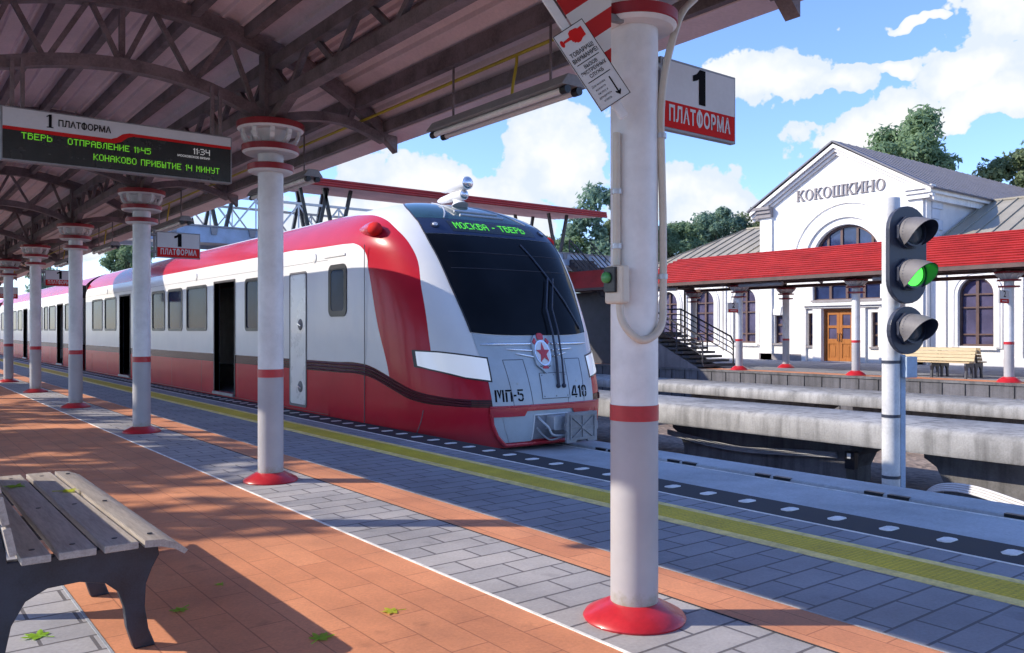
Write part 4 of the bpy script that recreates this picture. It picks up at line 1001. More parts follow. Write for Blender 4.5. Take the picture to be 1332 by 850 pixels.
# red bumper bar, lower skirt panels, coupler opening
nt_ = lambda x: 0.335
def bar_low(x):
    d = abs(x-XC); return 0.265 if d < 0.42 else (0.20 if d > 0.46 else 0.265-(d-0.42)/0.04*0.065)
xs_ = lin(XC-0.98, XC-0.46, 8)+[XC-0.45,XC-0.43]+lin(XC-0.42, XC+0.42, 8)+[XC+0.43,XC+0.45]+lin(XC+0.46, XC+0.98, 8)
strip_x(xs_, bar_low, nt_, 3, 0.030).build('bumper_bar', M['car_red'], lead, smooth=60)
MB().tube([front((x,0,0.335), 0.020) for x in xs_], 0.016, 8).build('bumper_rim', M['car_red'], lead, smooth=60)
def sk(z): return interp([(-0.25,0.70),(-0.17,0.74),(-0.08,0.84),(0.1,0.93),(0.27,0.95)], z)
patch(lin(-0.17, 0.262, 8), lambda z: XC-sk(z), lambda z: XC-0.28, 12, 0.010).build('skirt_panel', M['car_grey'], lead, smooth=60)
patch(lin(-0.17, 0.262, 8), lambda z: XC+0.34, lambda z: XC+sk(z), 12, 0.010).build('skirt_panel', M['car_grey'], lead, smooth=60)
patch(lin(0.20, 0.262, 3), lambda z: XC-0.28, lambda z: XC+0.34, 10, 0.010).build('skirt_panel', M['car_grey'], lead, smooth=60)
MB().tube(line_on([(XC-0.80,0.19),(XC-0.74,0.0),(XC-0.66,-0.16)], 0, 0.011), 0.006, 6).build('skirt_joint', M['alu'], lead)
path = [front((XC-sk(z)-0.01, 0, z), 0.012) for z in lin(0.25, -0.17, 8)] + [front((x, 0, -0.20), 0.014) for x in lin(XC-0.70, XC+0.70, 14)] + [front((XC+sk(z)+0.01, 0, z), 0.012) for z in lin(-0.17, 0.25, 8)]
MB().tube(path, 0.028, 8).build('skirt_rim', M['car_red'], lead, smooth=60)
# coupler pocket as a dark patch laid on the skin, recess shade painted in
pk = MB()
yf = lambda x, z: front((x,0,z), 0.012).y
x0, x1, z0, z1 = XC-0.28, XC+0.34, -0.15, 0.20
patch(lin(z0, z1, 5), lambda z: x0, lambda z: x1, 10, 0.011).build('coupler_pocket_shade', M['interior'], lead)
MB().tube(line_on([(x0,z0),(x0,z1),(x1,z1)], 0, 0.013), 0.010, 6).build('pocket_rim', M['car_white'], lead)
cb_ = MB(); cb_.plate(rounded(XC-0.05, XC+0.34, -0.02, 0.18, 0.02), (), (0, 8.98, 0), depth=0.20); cpb = cb_.build('coupler_housing', M['alu'], lead, bevel=0.01)
MB().tube(catmull([(XC-0.22, 9.14, 0.17), (XC-0.2, 9.05, 0.10), (XC-0.12, 9.02, 0.02), (XC-0.06, 9.0, -0.08), (XC+0.1, 8.97, -0.10), (XC+0.3, 8.93, -0.10)], 5), 0.018, 8).build('coupler_hose', M['alu'], lead, smooth=50)
MB().tube(catmull([(XC-0.24, 9.14, 0.02), (XC-0.2, 9.05, -0.08), (XC-0.1, 9.0, -0.15), (XC+0.1, 8.97, -0.12), (XC+0.3, 8.93, -0.14)], 5), 0.014, 8).build('coupler_hose', M['grey_metal'], lead, smooth=50)
pc = Vector((XC+0.36, 8.84, 0.015)); hw, hh = 0.29, 0.215
ch = [(-hw,-hh),(-0.12,-hh),(-0.10,-hh+0.03),(0.10,-hh+0.03),(0.12,-hh),(hw,-hh),(hw,-0.06),(hw+0.02,-0.03),(hw+0.02,0.05),(hw,0.08),(hw,hh),(-hw,hh),(-hw,0.08),(-hw-0.02,0.05),(-hw-0.02,-0.03),(-hw,-0.06)]
cp = MB().plate(ch, (), pc, depth=0.05).build('coupler_plate', M['grey_metal'], lead, bevel=0.006)
m = MB(); m.plate([(-hw+0.05,-hh+0.05),(hw-0.05,-hh+0.05),(hw-0.05,hh-0.03),(-hw+0.05,hh-0.03)], [[(-hw+0.07,-hh+0.07),(hw-0.07,-hh+0.07),(hw-0.07,hh-0.05),(-hw+0.07,hh-0.05)]], pc-Vector((0,0.018,0)), depth=0.018)
for a in range(8):
    q = R(a*45+0.5); l_ = 0.20 if a % 2 else 0.165
    m.bar(pc+Vector((0.035*math.cos(q),-0.01,0.035*math.sin(q))), pc+Vector((min(.215,max(-.215,l_*1.35*math.cos(q))),-0.01,min(.17,max(-.15,l_*math.sin(q)*1.0)))), 0.016, 0.018, (0,1,0))
m.build('rib', M['grey_metal'], cp); MB().lathe(pc-Vector((0,0,0)), [(0.035,0),(0.03,0.03)], 16, (0,-1,0)).build('hub', M['grey_metal'], cp)
# badge: wings, ring, star
for k, (dz, l_, th_) in enumerate(((0.10, 0.98, 0.021), (0.03, 0.62, 0.019), (-0.035, 0.47, 0.018))):
    for sx_ in (-1, 1):
        pth = [front((XC+sx_*(0.12+(l_-0.12)*q), 0, 1.10+dz+(1-q)*(-0.03*k)), 0.014) for q in lin(0, 1, 10)]
        MB().tube(pth, [th_]*9+[th_*0.7, th_*0.4], 8).build('badge_wing', M['chrome'], lead, smooth=50)
def oval(cx_, cz_, a, b_, n=32): return [(cx_+a*math.cos(2*math.pi*k/n), cz_+b_*math.sin(2*math.pi*k/n)) for k in range(n)]
def badge(name, out, mat, off, depth=0.012, parent=None, holes=()):
    m = MB(); m.plate([(a, c) for a, c in out], holes, (0,0,0), depth=depth)
    c0 = front((XC, 0, 1.09), 0).y
    for v in m.bm.verts:
        base = front((XC, 0, v.co.z), 0); v.co.y = base.y-off+(v.co.y)
    return m.build(name, mat, parent or lead, bevel=0.002)
bz = 1.075
bd = badge('badge', [(XC-0.15,bz-0.17),(XC,bz-0.30),(XC+0.15,bz-0.17),(XC+0.16,bz-0.05),(XC+0.17,bz+0.14),(XC+0.10,bz+0.25),(XC,bz+0.27),(XC-0.10,bz+0.25),(XC-0.17,bz+0.14),(XC-0.16,bz-0.05)], M['car_grey'], 0.045, 0.03)
badge('badge_oval', oval(XC, bz, 0.145, 0.185), M['chrome'], 0.058, 0.012, bd)
badge('badge_field', oval(XC, bz, 0.125, 0.165), M['car_white'], 0.062, 0.003, bd)
st = []
for k in range(10):
    r = 0.128 if k % 2 == 0 else 0.052; a = R(90+36*k); st.append((XC+r*math.cos(a), bz-0.005+r*1.18*math.sin(a)))
badge('star', st, M['emblem_red'], 0.074, 0.011, bd)
badge('ribbon', [(XC-0.05,bz+0.19),(XC+0.05,bz+0.19),(XC+0.06,bz+0.26),(XC+0.03,bz+0.285),(XC-0.03,bz+0.285),(XC-0.06,bz+0.26)], M['emblem_red'], 0.062, 0.02, bd)
for sx_ in (-1, 1): badge('ribbon', [(XC+sx_*0.085,bz+0.165),(XC+sx_*0.125,bz+0.12),(XC+sx_*0.155,bz+0.16),(XC+sx_*0.105,bz+0.215)], M['emblem_red'], 0.060, 0.02, bd)
badge('badge_base', [(XC-0.055,bz-0.225)]+[(XC+0.055*math.cos(R(q)), bz-0.225+0.045*math.sin(R(q))) for q in range(0,181,20)], M['emblem_red'], 0.056, 0.012, bd)
for q in (25, 50, 75, 105, 130, 155):
    badge('ray', [(XC+0.062*math.cos(R(q-5)), bz-0.225+0.052*math.sin(R(q-5))), (XC+0.062*math.cos(R(q+5)), bz-0.225+0.052*math.sin(R(q+5))), (XC+0.11*math.cos(R(q+3)), bz-0.225+0.09*math.sin(R(q+3))), (XC+0.11*math.cos(R(q-3)), bz-0.225+0.09*math.sin(R(q-3)))], M['ink'], 0.052, 0.006, bd)
# stencilled numbers
STG = {'М': [[(0,0),(.16,0),(.16,1),(0,1)], [(.64,0),(.80,0),(.80,1),(.64,1)], [(.19,1),(.33,1),(.47,.42),(.40,.25)], [(.61,1),(.50,1),(.42,.62),(.455,.45)]],
 'П': [[(0,0),(.17,0),(.17,.80),(0,.80)], [(.46,0),(.63,0),(.63,.80),(.46,.80)], [(0,.85),(.63,.85),(.63,1),(0,1)]],
 '-': [[(0,.42),(.28,.42),(.28,.57),(0,.57)]],
 '5': [[(0,.86),(.58,.86),(.58,1),(0,1)], [(0,.54),(.16,.54),(.16,.82),(0,.82)], [(.19,.66),(.45,.66),(.58,.54),(.58,.36),(.43,.36),(.43,.46),(.36,.52),(.19,.52)], [(0,.12),(.16,0),(.45,0),(.58,.13),(.58,.31),(.43,.31),(.43,.2),(.36,.14),(.22,.14),(.15,.24),(0,.24)]],
 '4': [[(.0,.32),(.18,.32),(.40,.80),(.40,1),(.32,1)], [(.44,.36),(.60,.36),(.60,1),(.44,1)], [(.0,.16),(.72,.16),(.72,.31),(.0,.31)], [(.44,0),(.60,0),(.60,.12),(.44,.12)]],
 '1': [[(.10,0),(.30,0),(.30,1),(.16,1),(0,.85),(0,.72),(.10,.76)]],
 '0': [[(0,.18),(.12,.03),(.28,0),(.28,.14),(.20,.18),(.17,.28),(.17,.47),(0,.47)], [(.62,.18),(.50,.03),(.34,0),(.34,.14),(.42,.18),(.45,.28),(.45,.47),(.62,.47)], [(0,.82),(.12,.97),(.28,1),(.28,.86),(.20,.82),(.17,.72),(.17,.53),(0,.53)], [(.62,.82),(.50,.97),(.34,1),(.34,.86),(.42,.82),(.45,.72),(.45,.53),(.62,.53)]]}
STW = {'М': .80, 'П': .63, '-': .28, '5': .58, '4': .72, '1': .30, '0': .62}
def stencil(word, h, x0, z0):
    m = MB(); x = x0
    for ch in word:
        for poly in STG[ch]: m.plate([(x+a*h, z0+b_*h) for a, b_ in poly], (), (0,0,0), depth=0.001)
        x += (STW[ch]+0.13)*h
    bmesh.ops.subdivide_edges(m.bm, edges=m.bm.edges, cuts=1, use_grid_fill=True)
    for v in m.bm.verts: v.co = front(v.co, 0.0095-v.co.y)
    return m.build('stencil_number', M['ink'], lead)
stencil('МП-5', 0.165, XC-0.90, 0.405); stencil('410', 0.175, XC+0.44, 0.41)
# wiper
def W3(x, z, off): return front((XC+x, 0, z), off)
for dx in (0.0, 0.11):
    MB().tube([W3(0.19+dx, 0.60, 0.035), W3(0.22+dx, 0.95, 0.06), W3(0.25+dx, 1.35, 0.07), W3(0.27+dx, 1.70, 0.07), W3(0.52+dx, 2.17, 0.06)], [0.022 if dx == 0 else 0.014, 0.020 if dx == 0 else 0.014, 0.015, 0.013, 0.011], 8).build('wiper_arm', M['signal_dark'], lead, smooth=40)
MB().tube([W3(0.32, 2.72, 0.022), W3(0.42, 2.52, 0.024), W3(0.56, 2.2, 0.03), W3(0.75, 1.82, 0.026), W3(0.93, 1.42, 0.022)], 0.013, 7).build('wiper_blade', M['signal_dark'], lead, smooth=40)
for dx in (0.0, 0.11): MB().lathe(W3(0.19+dx, 0.59, 0.012), [(0.035,0),(0.03,0.03),(0.012,0.045)], 14, (0,-1,0)).build('wiper_pivot', M['signal_dark'], lead, smooth=40)
# red corner lamps, roof searchlights
for sgn in (-1, 1):
    p0 = Vector((XC+sgn*1.60, 11.95, 2.97)); p1 = Vector((XC+sgn*1.70, 11.15, 2.93))
    m = MB(); m.tube([p0, p0.lerp(p1, .3), p0.lerp(p1, .6), p0.lerp(p1, .8), p0.lerp(p1, 0.92), p1], [0.02, 0.065, 0.10, 0.112, 0.10, 0.055], 16)
    cl_ = m.build('corner_lamp', M['car_red'], lead, smooth=60)
    m = MB(); m.tube([p0.lerp(p1, 0.86), p0.lerp(p1, 0.97), p0.lerp(p1, 1.06), p0.lerp(p1, 1.09)], [0.108, 0.098, 0.06, 0.01], 16); m.build('lens', M['sign_red'], cl_, smooth=60)
sl = MB(); sl.tube([(XC+0.06, 11.55, 3.46), (XC+0.06, 11.60, 3.56), (XC+0.06, 11.68, 3.64)], [0.16, 0.07, 0.06], 14); sb = sl.build('searchlight', M['car_white'], lead, smooth=50)
for dz, r_, yb_ in ((3.83, 0.112, 11.30), (3.65, 0.088, 11.40)):
    MB().tube([(XC+0.06, yb_+0.78, dz-0.02), (XC+0.06, yb_+0.68, dz-0.015), (XC+0.06, yb_+0.3, dz), (XC+0.06, yb_+0.06, dz), (XC+0.06, yb_, dz)], [r_*0.35, r_*0.62, r_*0.92, r_, r_*0.97], 20).build('searchlight_body', M['car_white'], sb, smooth=50)
    MB().lathe((XC+0.06, yb_+0.003, dz), [(r_*0.88, 0), (r_*0.80, 0.02), (r_*0.5, 0.05), (0.004, 0.062)], 20, (0,-1,0)).build('searchlight_lens', M['chrome'], sb, smooth=60)
# following cars
ROOT2 = thing('train_car', 'second red and white train car, behind the dark gangway', 'train car', (XC, 32.7, 0), 'cars of the red and white train')
car_body(ROOT2, 32.7, 56.3, [(36.4, 37.6), (45.7, 46.9), (52.6, 53.8)], [(34.3, 35.9), (38.05, 39.5), (39.9, 40.8), (41.3, 42.6), (43.5, 44.9), (47.4, 48.9), (49.5, 51.0), (54.4, 55.6)], M['livery'])
for yy in (32.7, 56.25): MB().box(XL+0.02, XR-0.02, yy, yy+0.05, -0.24, 3.0).build('end_wall', M['car_dark'], ROOT2)
m = MB()
up = [(XL+0.10, -0.2), (XL+0.10, 2.5)] + [(XC-halfw(z)*0.945, z-0.04) for z in lin(2.6, 3.5, 10)]
full = up + [(2*XC-x, z) for x, z in up[::-1]]
for i in range(7):
    y_ = 32.02+i*0.1; s_ = 1.0 if i % 2 == 0 else 0.965
    prev = [(XC+(x-XC)*s_, y_, z*s_) for x, z in full]
    if i: m.grid([last, prev])
    last = prev
m.build('gangway_bellows', M['car_dark'], ROOT2)
copy_tree(ROOT2, (XC, 57.0, 0), 'third train car, farthest back behind the columns at the left edge')
# ------------------------------------------------------------------ station building
FX = 34.0; FY0, FY1 = 16.5, 24.5; FYC = 20.45; EAV = 7.25; APX = 9.62
st_ = thing('station_building', 'white station hall with gable, arched window, grey roofs and wooden double door', 'station', (FX, FYC, 0))
def fplate(out, holes=(), x=FX, depth=0.35): return MB().plate(out, holes, (x, 0, 0), (0,1,0), (0,0,1), (1,0,0), depth)
LC, LZ, LR = 20.03, 4.40, 1.65
def semi(r, n=24, cz=LZ, cy=LC): return [(cy+r*math.cos(math.pi*k/n), cz+r*math.sin(math.pi*k/n)) for k in range(n+1)]
door_h = rect(19.68, 21.16, 0.02, 2.36); trans = rect(18.46, 21.67, 2.77, 3.50)
slit = [rect(21.64, 21.94, 0.70, 2.18), rect(18.56, 18.86, 0.70, 2.18)]
smalls = [rect(23.14, 23.68, 0.79, 2.10), rect(16.95, 17.49, 0.79, 2.10)]
gable = [(FY0, 0.0), (FY1, 0.0), (FY1, EAV), (FYC, APX), (FY0, EAV)]
fplate(gable, [semi(LR), door_h, trans, *slit, *smalls], FX, 0.40).build('front_wall', M['stone_white'], st_)
MB().box(FX+0.40, 54, FY1-0.4, FY1, 0, EAV).build('side_wall', M['stone_white'], st_)
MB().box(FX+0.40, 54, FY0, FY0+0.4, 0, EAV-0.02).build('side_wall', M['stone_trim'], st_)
# hall roof
def slope(name, y0, z0, y1, z1, x0, x1, th, mat, par, seams=0, sw=0.03):
    d = Vector((0, y1-y0, z1-z0)); n = Vector((0, -(z1-z0), (y1-y0))).normalized()
    if n.z < 0: n = -n
    a = Vector((x0, y0, z0)); m = MB()
    vs = [Vector((x, y0, z0)) for x in (x0, x1)] + [Vector((x, y1, z1)) for x in (x1, x0)]
    m.raw([*vs, *[v+n*th for v in vs]], [(0,1,2,3),(7,6,5,4),(0,4,5,1),(1,5,6,2),(2,6,7,3),(3,7,4,0)])
    o = m.build(name, mat, par)
    return o, n, d
for ys_e, sg in ((FY1+0.45, 1), (FY0-0.45, -1)):
    k_ = (APX-EAV)/(FY1-FYC)
    ze = EAV-0.45*k_+0.10
    ro, n, d = slope('roof', ys_e, ze, FYC, APX+0.10, FX-0.42, 54.5, 0.07, M['slate'], st_)
    m = MB(); xx = FX+0.2
    while xx < 54:
        a = Vector((xx, ys_e, ze))+n*0.07; m.bar(a, a+d, 0.04, 0.05, n); xx += 0.65
    m.build('standing_seam', M['slate'], ro)
# raking cornice: stepped mouldings under the roof edge
for dep, drop, t_, mt in ((0.36, -0.02, 0.16, 'stone_white'), (0.24, 0.16, 0.13, 'stone_trim'), (0.12, 0.31, 0.12, 'stone_white')):
    m = MB(); k_ = (APX-EAV)/(FY1-FYC)
    for sg, ye in ((1, FY1+0.35), (-1, FY0-0.35)):
        dz = abs(ye-FYC)*k_
        zt = APX-drop
        m.plate([(FYC, zt), (ye, zt-dz), (ye, zt-dz-t_), (FYC, zt-t_)], (), (FX-dep, 0, 0), (0,1,0), (0,0,1), (1,0,0), dep-0.003)
    m.build('raking_cornice', M[mt], st_)
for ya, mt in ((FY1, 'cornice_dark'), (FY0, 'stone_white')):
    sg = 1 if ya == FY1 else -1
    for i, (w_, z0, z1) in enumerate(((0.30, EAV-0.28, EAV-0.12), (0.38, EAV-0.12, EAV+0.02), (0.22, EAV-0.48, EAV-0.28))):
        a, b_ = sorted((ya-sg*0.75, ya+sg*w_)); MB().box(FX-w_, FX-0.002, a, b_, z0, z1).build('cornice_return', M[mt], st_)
for i, (w_, z0, z1) in enumerate(((0.36, EAV-0.30, EAV-0.05), (0.22, EAV-0.55, EAV-0.30))):
    MB().box(FX+0.0, 54, FY0-w_, FY0-0.002, z0, z1).build('side_cornice', M['stone_white'], st_); MB().box(FX+0.0, 54, FY1+0.002, FY1+w_, z0, z1).build('side_cornice', M['stone_white'], st_)
# corner pilasters, quoins
for ya in (FY1-0.72, FY0+0.10): MB().box(FX-0.10, FX-0.002, ya, ya+0.62, 0.0, EAV-0.48).build('pilaster', M['stone_white'], st_)
z = 0.4; q_ = MB()
k = 0
while z < EAV-0.75:
    w_ = 0.9 if k % 2 == 0 else 0.62
    q_.box(FX-0.02+0.42, FX+0.42+w_, FY0-0.05, FY0-0.003, z, z+0.40); z += 0.43; k += 1
q_.build('quoins', M['stone_block'], st_)
# arch mouldings round the lunette
for r0, r1, dep in ((LR+0.02, LR+0.32, 0.05), (LR+0.32, LR+0.70, 0.14), (LR+0.70, LR+0.80, 0.09), (LR+0.95, LR+1.06, 0.07)):
    out = [(LC+r1*math.cos(math.pi*k/28), LZ+r1*math.sin(math.pi*k/28)) for k in range(29)] + [(LC+r0*math.cos(math.pi*k/28), LZ+r0*math.sin(math.pi*k/28)) for k in range(28, -1, -1)]
    fplate(out, (), FX-dep, dep-0.002).build('arch_moulding', M['stone_white'], st_)
wl_ = fplate(semi(LR-0.01), [], FX+0.22, 0.03).build('lunette_window', M['glass_navy'], st_)
m = MB()
for yv in (-1.15, -0.45, 0.30, 0.95): 
    zt = math.sqrt(max(0, LR**2-yv**2)); m.box(FX+0.16, FX+0.218, LC+yv-0.055, LC+yv+0.055, LZ, LZ+zt-0.02)
m.box(FX+0.15, FX+0.214, LC-LR+0.05, LC+LR-0.05, LZ+0.52, LZ+0.64)
out = [(LC+(LR-0.01)*math.cos(math.pi*k/28), LZ+(LR-0.01)*math.sin(math.pi*k/28)) for k in range(29)] + [(LC+(LR-0.10)*math.cos(math.pi*k/28), LZ+(LR-0.10)*math.sin(math.pi*k/28)) for k in range(28, -1, -1)]
m.plate(out, (), (FX+0.14, 0, 0), (0,1,0), (0,0,1), (1,0,0), 0.07)
m.build('frame', M['brown_trim'], wl_)
# string course above the canopy
MB().box(FX-0.22, FX-0.003, FY0-0.1, FY1+0.1, 4.28, 4.42).build('string_course', M['stone_trim'], st_)
# windows and door of the hall
def sash(y0, y1, z0, z1, cols, rows_, mat, par=st_, x=FX, name='window'):
    wn = fplate(rect(y0-0.001, y1+0.001, z0-0.001, z1+0.001), (), x+0.22, 0.02).build(name, mat, par); m = MB(); f_ = 0.06
    for c in range(cols+1):
        yy = y0+(y1-y0)*c/cols; m.box(x+0.15, x+0.218, max(y0, yy-f_/1), min(y1, yy+f_/1), z0, z1)
    for r in range(rows_+1):
        zz = z0+(z1-z0)*r/rows_; m.box(x+0.156, x+0.214, y0, y1, max(z0, zz-f_*0.8), min(z1, zz+f_*0.8))
    m.build('frame', M['brown_trim'], wn)
    MB().box(x-0.08, x+0.15, y0-0.06, y1+0.06, z0-0.09, z0-0.002).build('sill', M['cornice_dark'], wn)
    return wn
sash(18.46, 21.67, 2.77, 3.50, 4, 1, M['glass_navy'])
for s_ in slit: sash(s_[0][0], s_[1][0], 0.70, 2.18, 1, 3, M['glass_navy'])
for s_ in smalls:
    y0, y1 = s_[0][0], s_[1][0]; sash(y0, y1, 0.79, 2.10, 1, 3, M['glass_lilac'])
    m = fplate([(y0-0.05, 2.13), (y1+0.05, 2.13), (y1+0.14, 2.42), (y0-0.14, 2.42)], (), FX-0.05, 0.048); m.build('lintel', M['stone_trim'], st_)
    yc = (y0+y1)/2; fplate([(yc-0.10, 2.12), (yc+0.10, 2.12), (yc+0.15, 2.52), (yc-0.15, 2.52)], (), FX-0.09, 0.086).build('keystone', M['stone_white'], st_)
# portal
MB().box(FX-0.24, FX-0.003, 18.25, 22.1, 2.50, 2.62).build('portal_cornice', M['stone_white'], st_); MB().box(FX-0.14, FX-0.004, 18.35, 22.0, 2.40, 2.50).build('portal_cornice', M['stone_trim'], st_)
for ya in (21.18, 21.96, 19.08, 18.25): MB().box(FX-0.10, FX-0.003, ya, ya+(0.42 if ya in (21.18, 19.08) else 0.22), 0, 2.40).build('portal_pilaster', M['stone_white'], st_)
dr = fplate(door_h, [rect(19.76, 21.08, 0.02, 2.28)], FX+0.10, 0.12).build('door', M['door_wood'], st_)
for y0, y1 in ((19.765, 20.415), (20.425, 21.075)):
    leaf_ = fplate(rect(y0, y1, 0.03, 2.275), [rect(y0+0.13, y1-0.13, 1.62, 2.10), rect(y0+0.13, y1-0.13, 1.02, 1.50), rect(y0+0.13, y1-0.13, 0.16, 0.80)], FX+0.14, 0.05).build('door_leaf', M['door_wood'], dr)
    fplate(rect(y0+0.12, y1-0.12, 1.00, 2.12), (), FX+0.175, 0.01).build('pane', M['glass_lilac'], dr)
    fplate(rect(y0+0.12, y1-0.12, 0.15, 0.81), (), FX+0.170, 0.01).build('lower_panel', M['door_wood'], dr); fplate(rect(y0+0.20, y1-0.20, 0.24, 0.72), (), FX+0.155, 0.014).build('lower_panel', M['door_wood'], dr)
    yh = y1-0.06 if y0 < 20 else y0+0.06
    MB().tube([(FX+0.10, yh, 0.92), (FX+0.07, yh, 0.98), (FX+0.07, yh, 1.22), (FX+0.10, yh, 1.28)], 0.018, 8).build('handle', M['brown_trim'], dr)
# serif letters, each stroke a small raised block
def serif_word(word, cy, cz, h, sp):
    W_ = {'К': .80, 'О': .86, 'Ш': 1.18, 'И': .90, 'Н': .88}
    total = sum(W_[c]*h+sp for c in word)-sp; y = cy+total/2      # +y is left in the picture
    for ch in word:
        w_ = W_[ch]*h; m = MB(); st = 0.17*h; n_ = [0]
        def blk(pts):
            n_[0] += 1; m.plate([(y-a*h, cz+(b_-0.5)*h) for a, b_ in pts], (), (FX-0.05-0.002*n_[0], 0, 0), (0,1,0), (0,0,1), (1,0,0), 0.048+0.002*n_[0])
        Wn = W_[ch]
        def stem(a):
            blk([(a,0),(a+.17,0),(a+.17,1),(a,1)]); blk([(a-.07,0),(a+.24,0),(a+.24,.07),(a-.07,.07)]); blk([(a-.07,.93),(a+.24,.93),(a+.24,1),(a-.07,1)])
        if ch == 'К': stem(.07); blk([(.24,.44),(.34,.44),(.74,1),(.60,1)]); blk([(.30,.52),(.42,.58),(.80,0),(.62,0)]); blk([(.52,.93),(.80,.93),(.80,1),(.52,1)]); blk([(.54,0),(.86,0),(.86,.07),(.54,.07)])
        if ch == 'О':
            out = [(.43+.42*math.cos(2*math.pi*k/28), .5+.52*math.sin(2*math.pi*k/28)) for k in range(28)]; inn = [(.43+.25*math.cos(2*math.pi*k/28), .5+.44*math.sin(2*math.pi*k/28)) for k in range(28)]
            m.plate([(y-a*h, cz+(b_-0.5)*h) for a, b_ in out], [[(y-a*h, cz+(b_-0.5)*h) for a, b_ in inn]], (FX-0.05, 0, 0), (0,1,0), (0,0,1), (1,0,0), 0.048)
        if ch == 'Ш': stem(.07); stem(.50); stem(.93); blk([(.07,0),(1.10,0),(1.10,.08),(.07,.08)])
        if ch == 'И': stem(.07); stem(.66); blk([(.22,.10),(.22,.26),(.68,.90),(.68,.74)])
        if ch == 'Н': stem(.07); stem(.64); blk([(.2,.46),(.7,.46),(.7,.55),(.2,.55)])
        m.build('letter', M['cornice_dark'], st_); y -= w_+sp
serif_word('КОКОШКИНО', 20.36, 7.60, 0.50, 0.035)
# wings
WX = 34.3
def wing(y0, y1, wins, hip):
    holes = [arch(c, 0.66, 0.78, 2.82) for c in wins]
    MB().plate(rect(y0, y1, 0, 4.75), holes, (WX, 0, 0), (0,1,0), (0,0,1), (1,0,0), 0.35).build('wing_wall', M['stone_white'], st_)
    for c in wins:
        wn = MB().plate(arch(c, 0.665, 0.775, 2.82), (), (WX+0.22, 0, 0), (0,1,0), (0,0,1), (1,0,0), 0.02).build('arched_window', M['glass_lilac'], st_)
        m = MB(); m.box(WX+0.13, WX+0.217, c-0.055, c+0.055, 0.78, 3.47)
        for zz in (0.80, 1.24, 2.30, 2.82): m.box(WX+0.14, WX+0.214, c-0.66, c+0.66, zz-0.03, zz+0.03)
        m.plate(arch(c, 0.66, 0.78, 2.82), [arch(c, 0.58, 0.86, 2.82)], (WX+0.12, 0, 0), (0,1,0), (0,0,1), (1,0,0), 0.096)
        m.build('frame', M['brown_trim'], wn)
        out = arch(c, 0.98, 0.70, 2.82); inn = arch(c, 0.67, 0.72, 2.82)
        MB().plate(out, [inn], (WX-0.06, 0, 0), (0,1,0), (0,0,1), (1,0,0), 0.058).build('surround', M['stone_white'], wn)
        MB().plate(arch(c, 0.90, 0.74, 2.82), [arch(c, 0.80, 0.76, 2.82)], (WX-0.085, 0, 0), (0,1,0), (0,0,1), (1,0,0), 0.024).build('surround_rib', M['stone_trim'], wn)
        MB().box(WX-0.12, WX+0.12, c-0.8, c+0.8, 0.64, 0.72).build('sill', M['stone_trim'], wn)
    yy = y0+0.05
    edges = sorted([c+1.12 for c in wins]+[c-1.30 for c in wins])
    for e in edges:
        if y0 < e < y1-0.2: MB().box(WX-0.07, WX-0.003, e, e+0.18, 0.35, 4.4).build('lesene', M['stone_trim'], st_)
    MB().box(WX-0.26, WX-0.003, y0, y1+0.02, 4.55, 4.80).build('wing_cornice', M['stone_trim'], st_)
    MB().box(WX-0.10, WX-0.003, y0, y1, 0.0, 0.35).build('plinth', M['stone_trim'], st_)
    MB().box(WX+0.35, 44, y1-0.35 if hip else y0, y1 if hip else y0+0.35, 0, 4.75).build('wing_end_wall', M['stone_white'], st_)
wing(24.52, 31.7, [25.60, 28.15, 30.6], True); wing(3.5, 16.48, [14.72, 11.9, 9.1, 6.3], False)
# wing roofs (x slope) with standing seams
def xroof(y0, y1, hip):
    xe, ze, xr_, zr = WX-0.42, 4.74, 39.2, 7.10
    m = MB()
    ya = y0; yb_e = y1; yb_r = y1-(3.2 if hip else 0)
    v = [(xe, ya, ze), (xe, yb_e, ze), (xr_, yb_r, zr), (xr_, ya, zr), (2*xr_-xe, ya, ze), (2*xr_-xe, yb_e, ze)]
    f = [(0,3,2,1), (3,4,5,2)] + ([(1,2,5)] if hip else [])
    m.raw(v, f); o = m.build('wing_roof', M['olive_roof'], st_)
    m = MB(); n = Vector((-(zr-ze), 0, xr_-xe)).normalized(); yy = ya+0.3
    while yy < yb_e:
        t_ = 1.0 if yy <= yb_r else (yb_e-yy)/(yb_e-yb_r)
        a = Vector((xe, yy, ze))+n*0.03; m.bar(a, a+Vector((xr_-xe, 0, zr-ze))*t_, 0.05, 0.05, n); yy += 0.62
    m.bar((xr_, ya, zr+0.03), (xr_, yb_r, zr+0.03), 0.16, 0.08)
    if hip: m.bar((xe, yb_e, ze+0.03), (xr_, yb_r, zr+0.03), 0.10, 0.06)
    m.build('standing_seam', M['stone_trim'] if False else M['olive_roof'], o)
    MB().box(xe-0.06, xe+0.04, ya, yb_e, ze-0.10, ze+0.02).build('gutter', M['stone_trim'], st_)
xroof(24.55, 32.3, True); xroof(3.0, 16.45, False)
MB().box(FX-0.10, FX-0.003, FY0, 18.2, 0, 0.30).build('plinth', M['cornice_dark'], st_); MB().box(FX-0.10, FX-0.003, 22.2, FY1, 0, 0.30).build('plinth', M['cornice_dark'], st_)

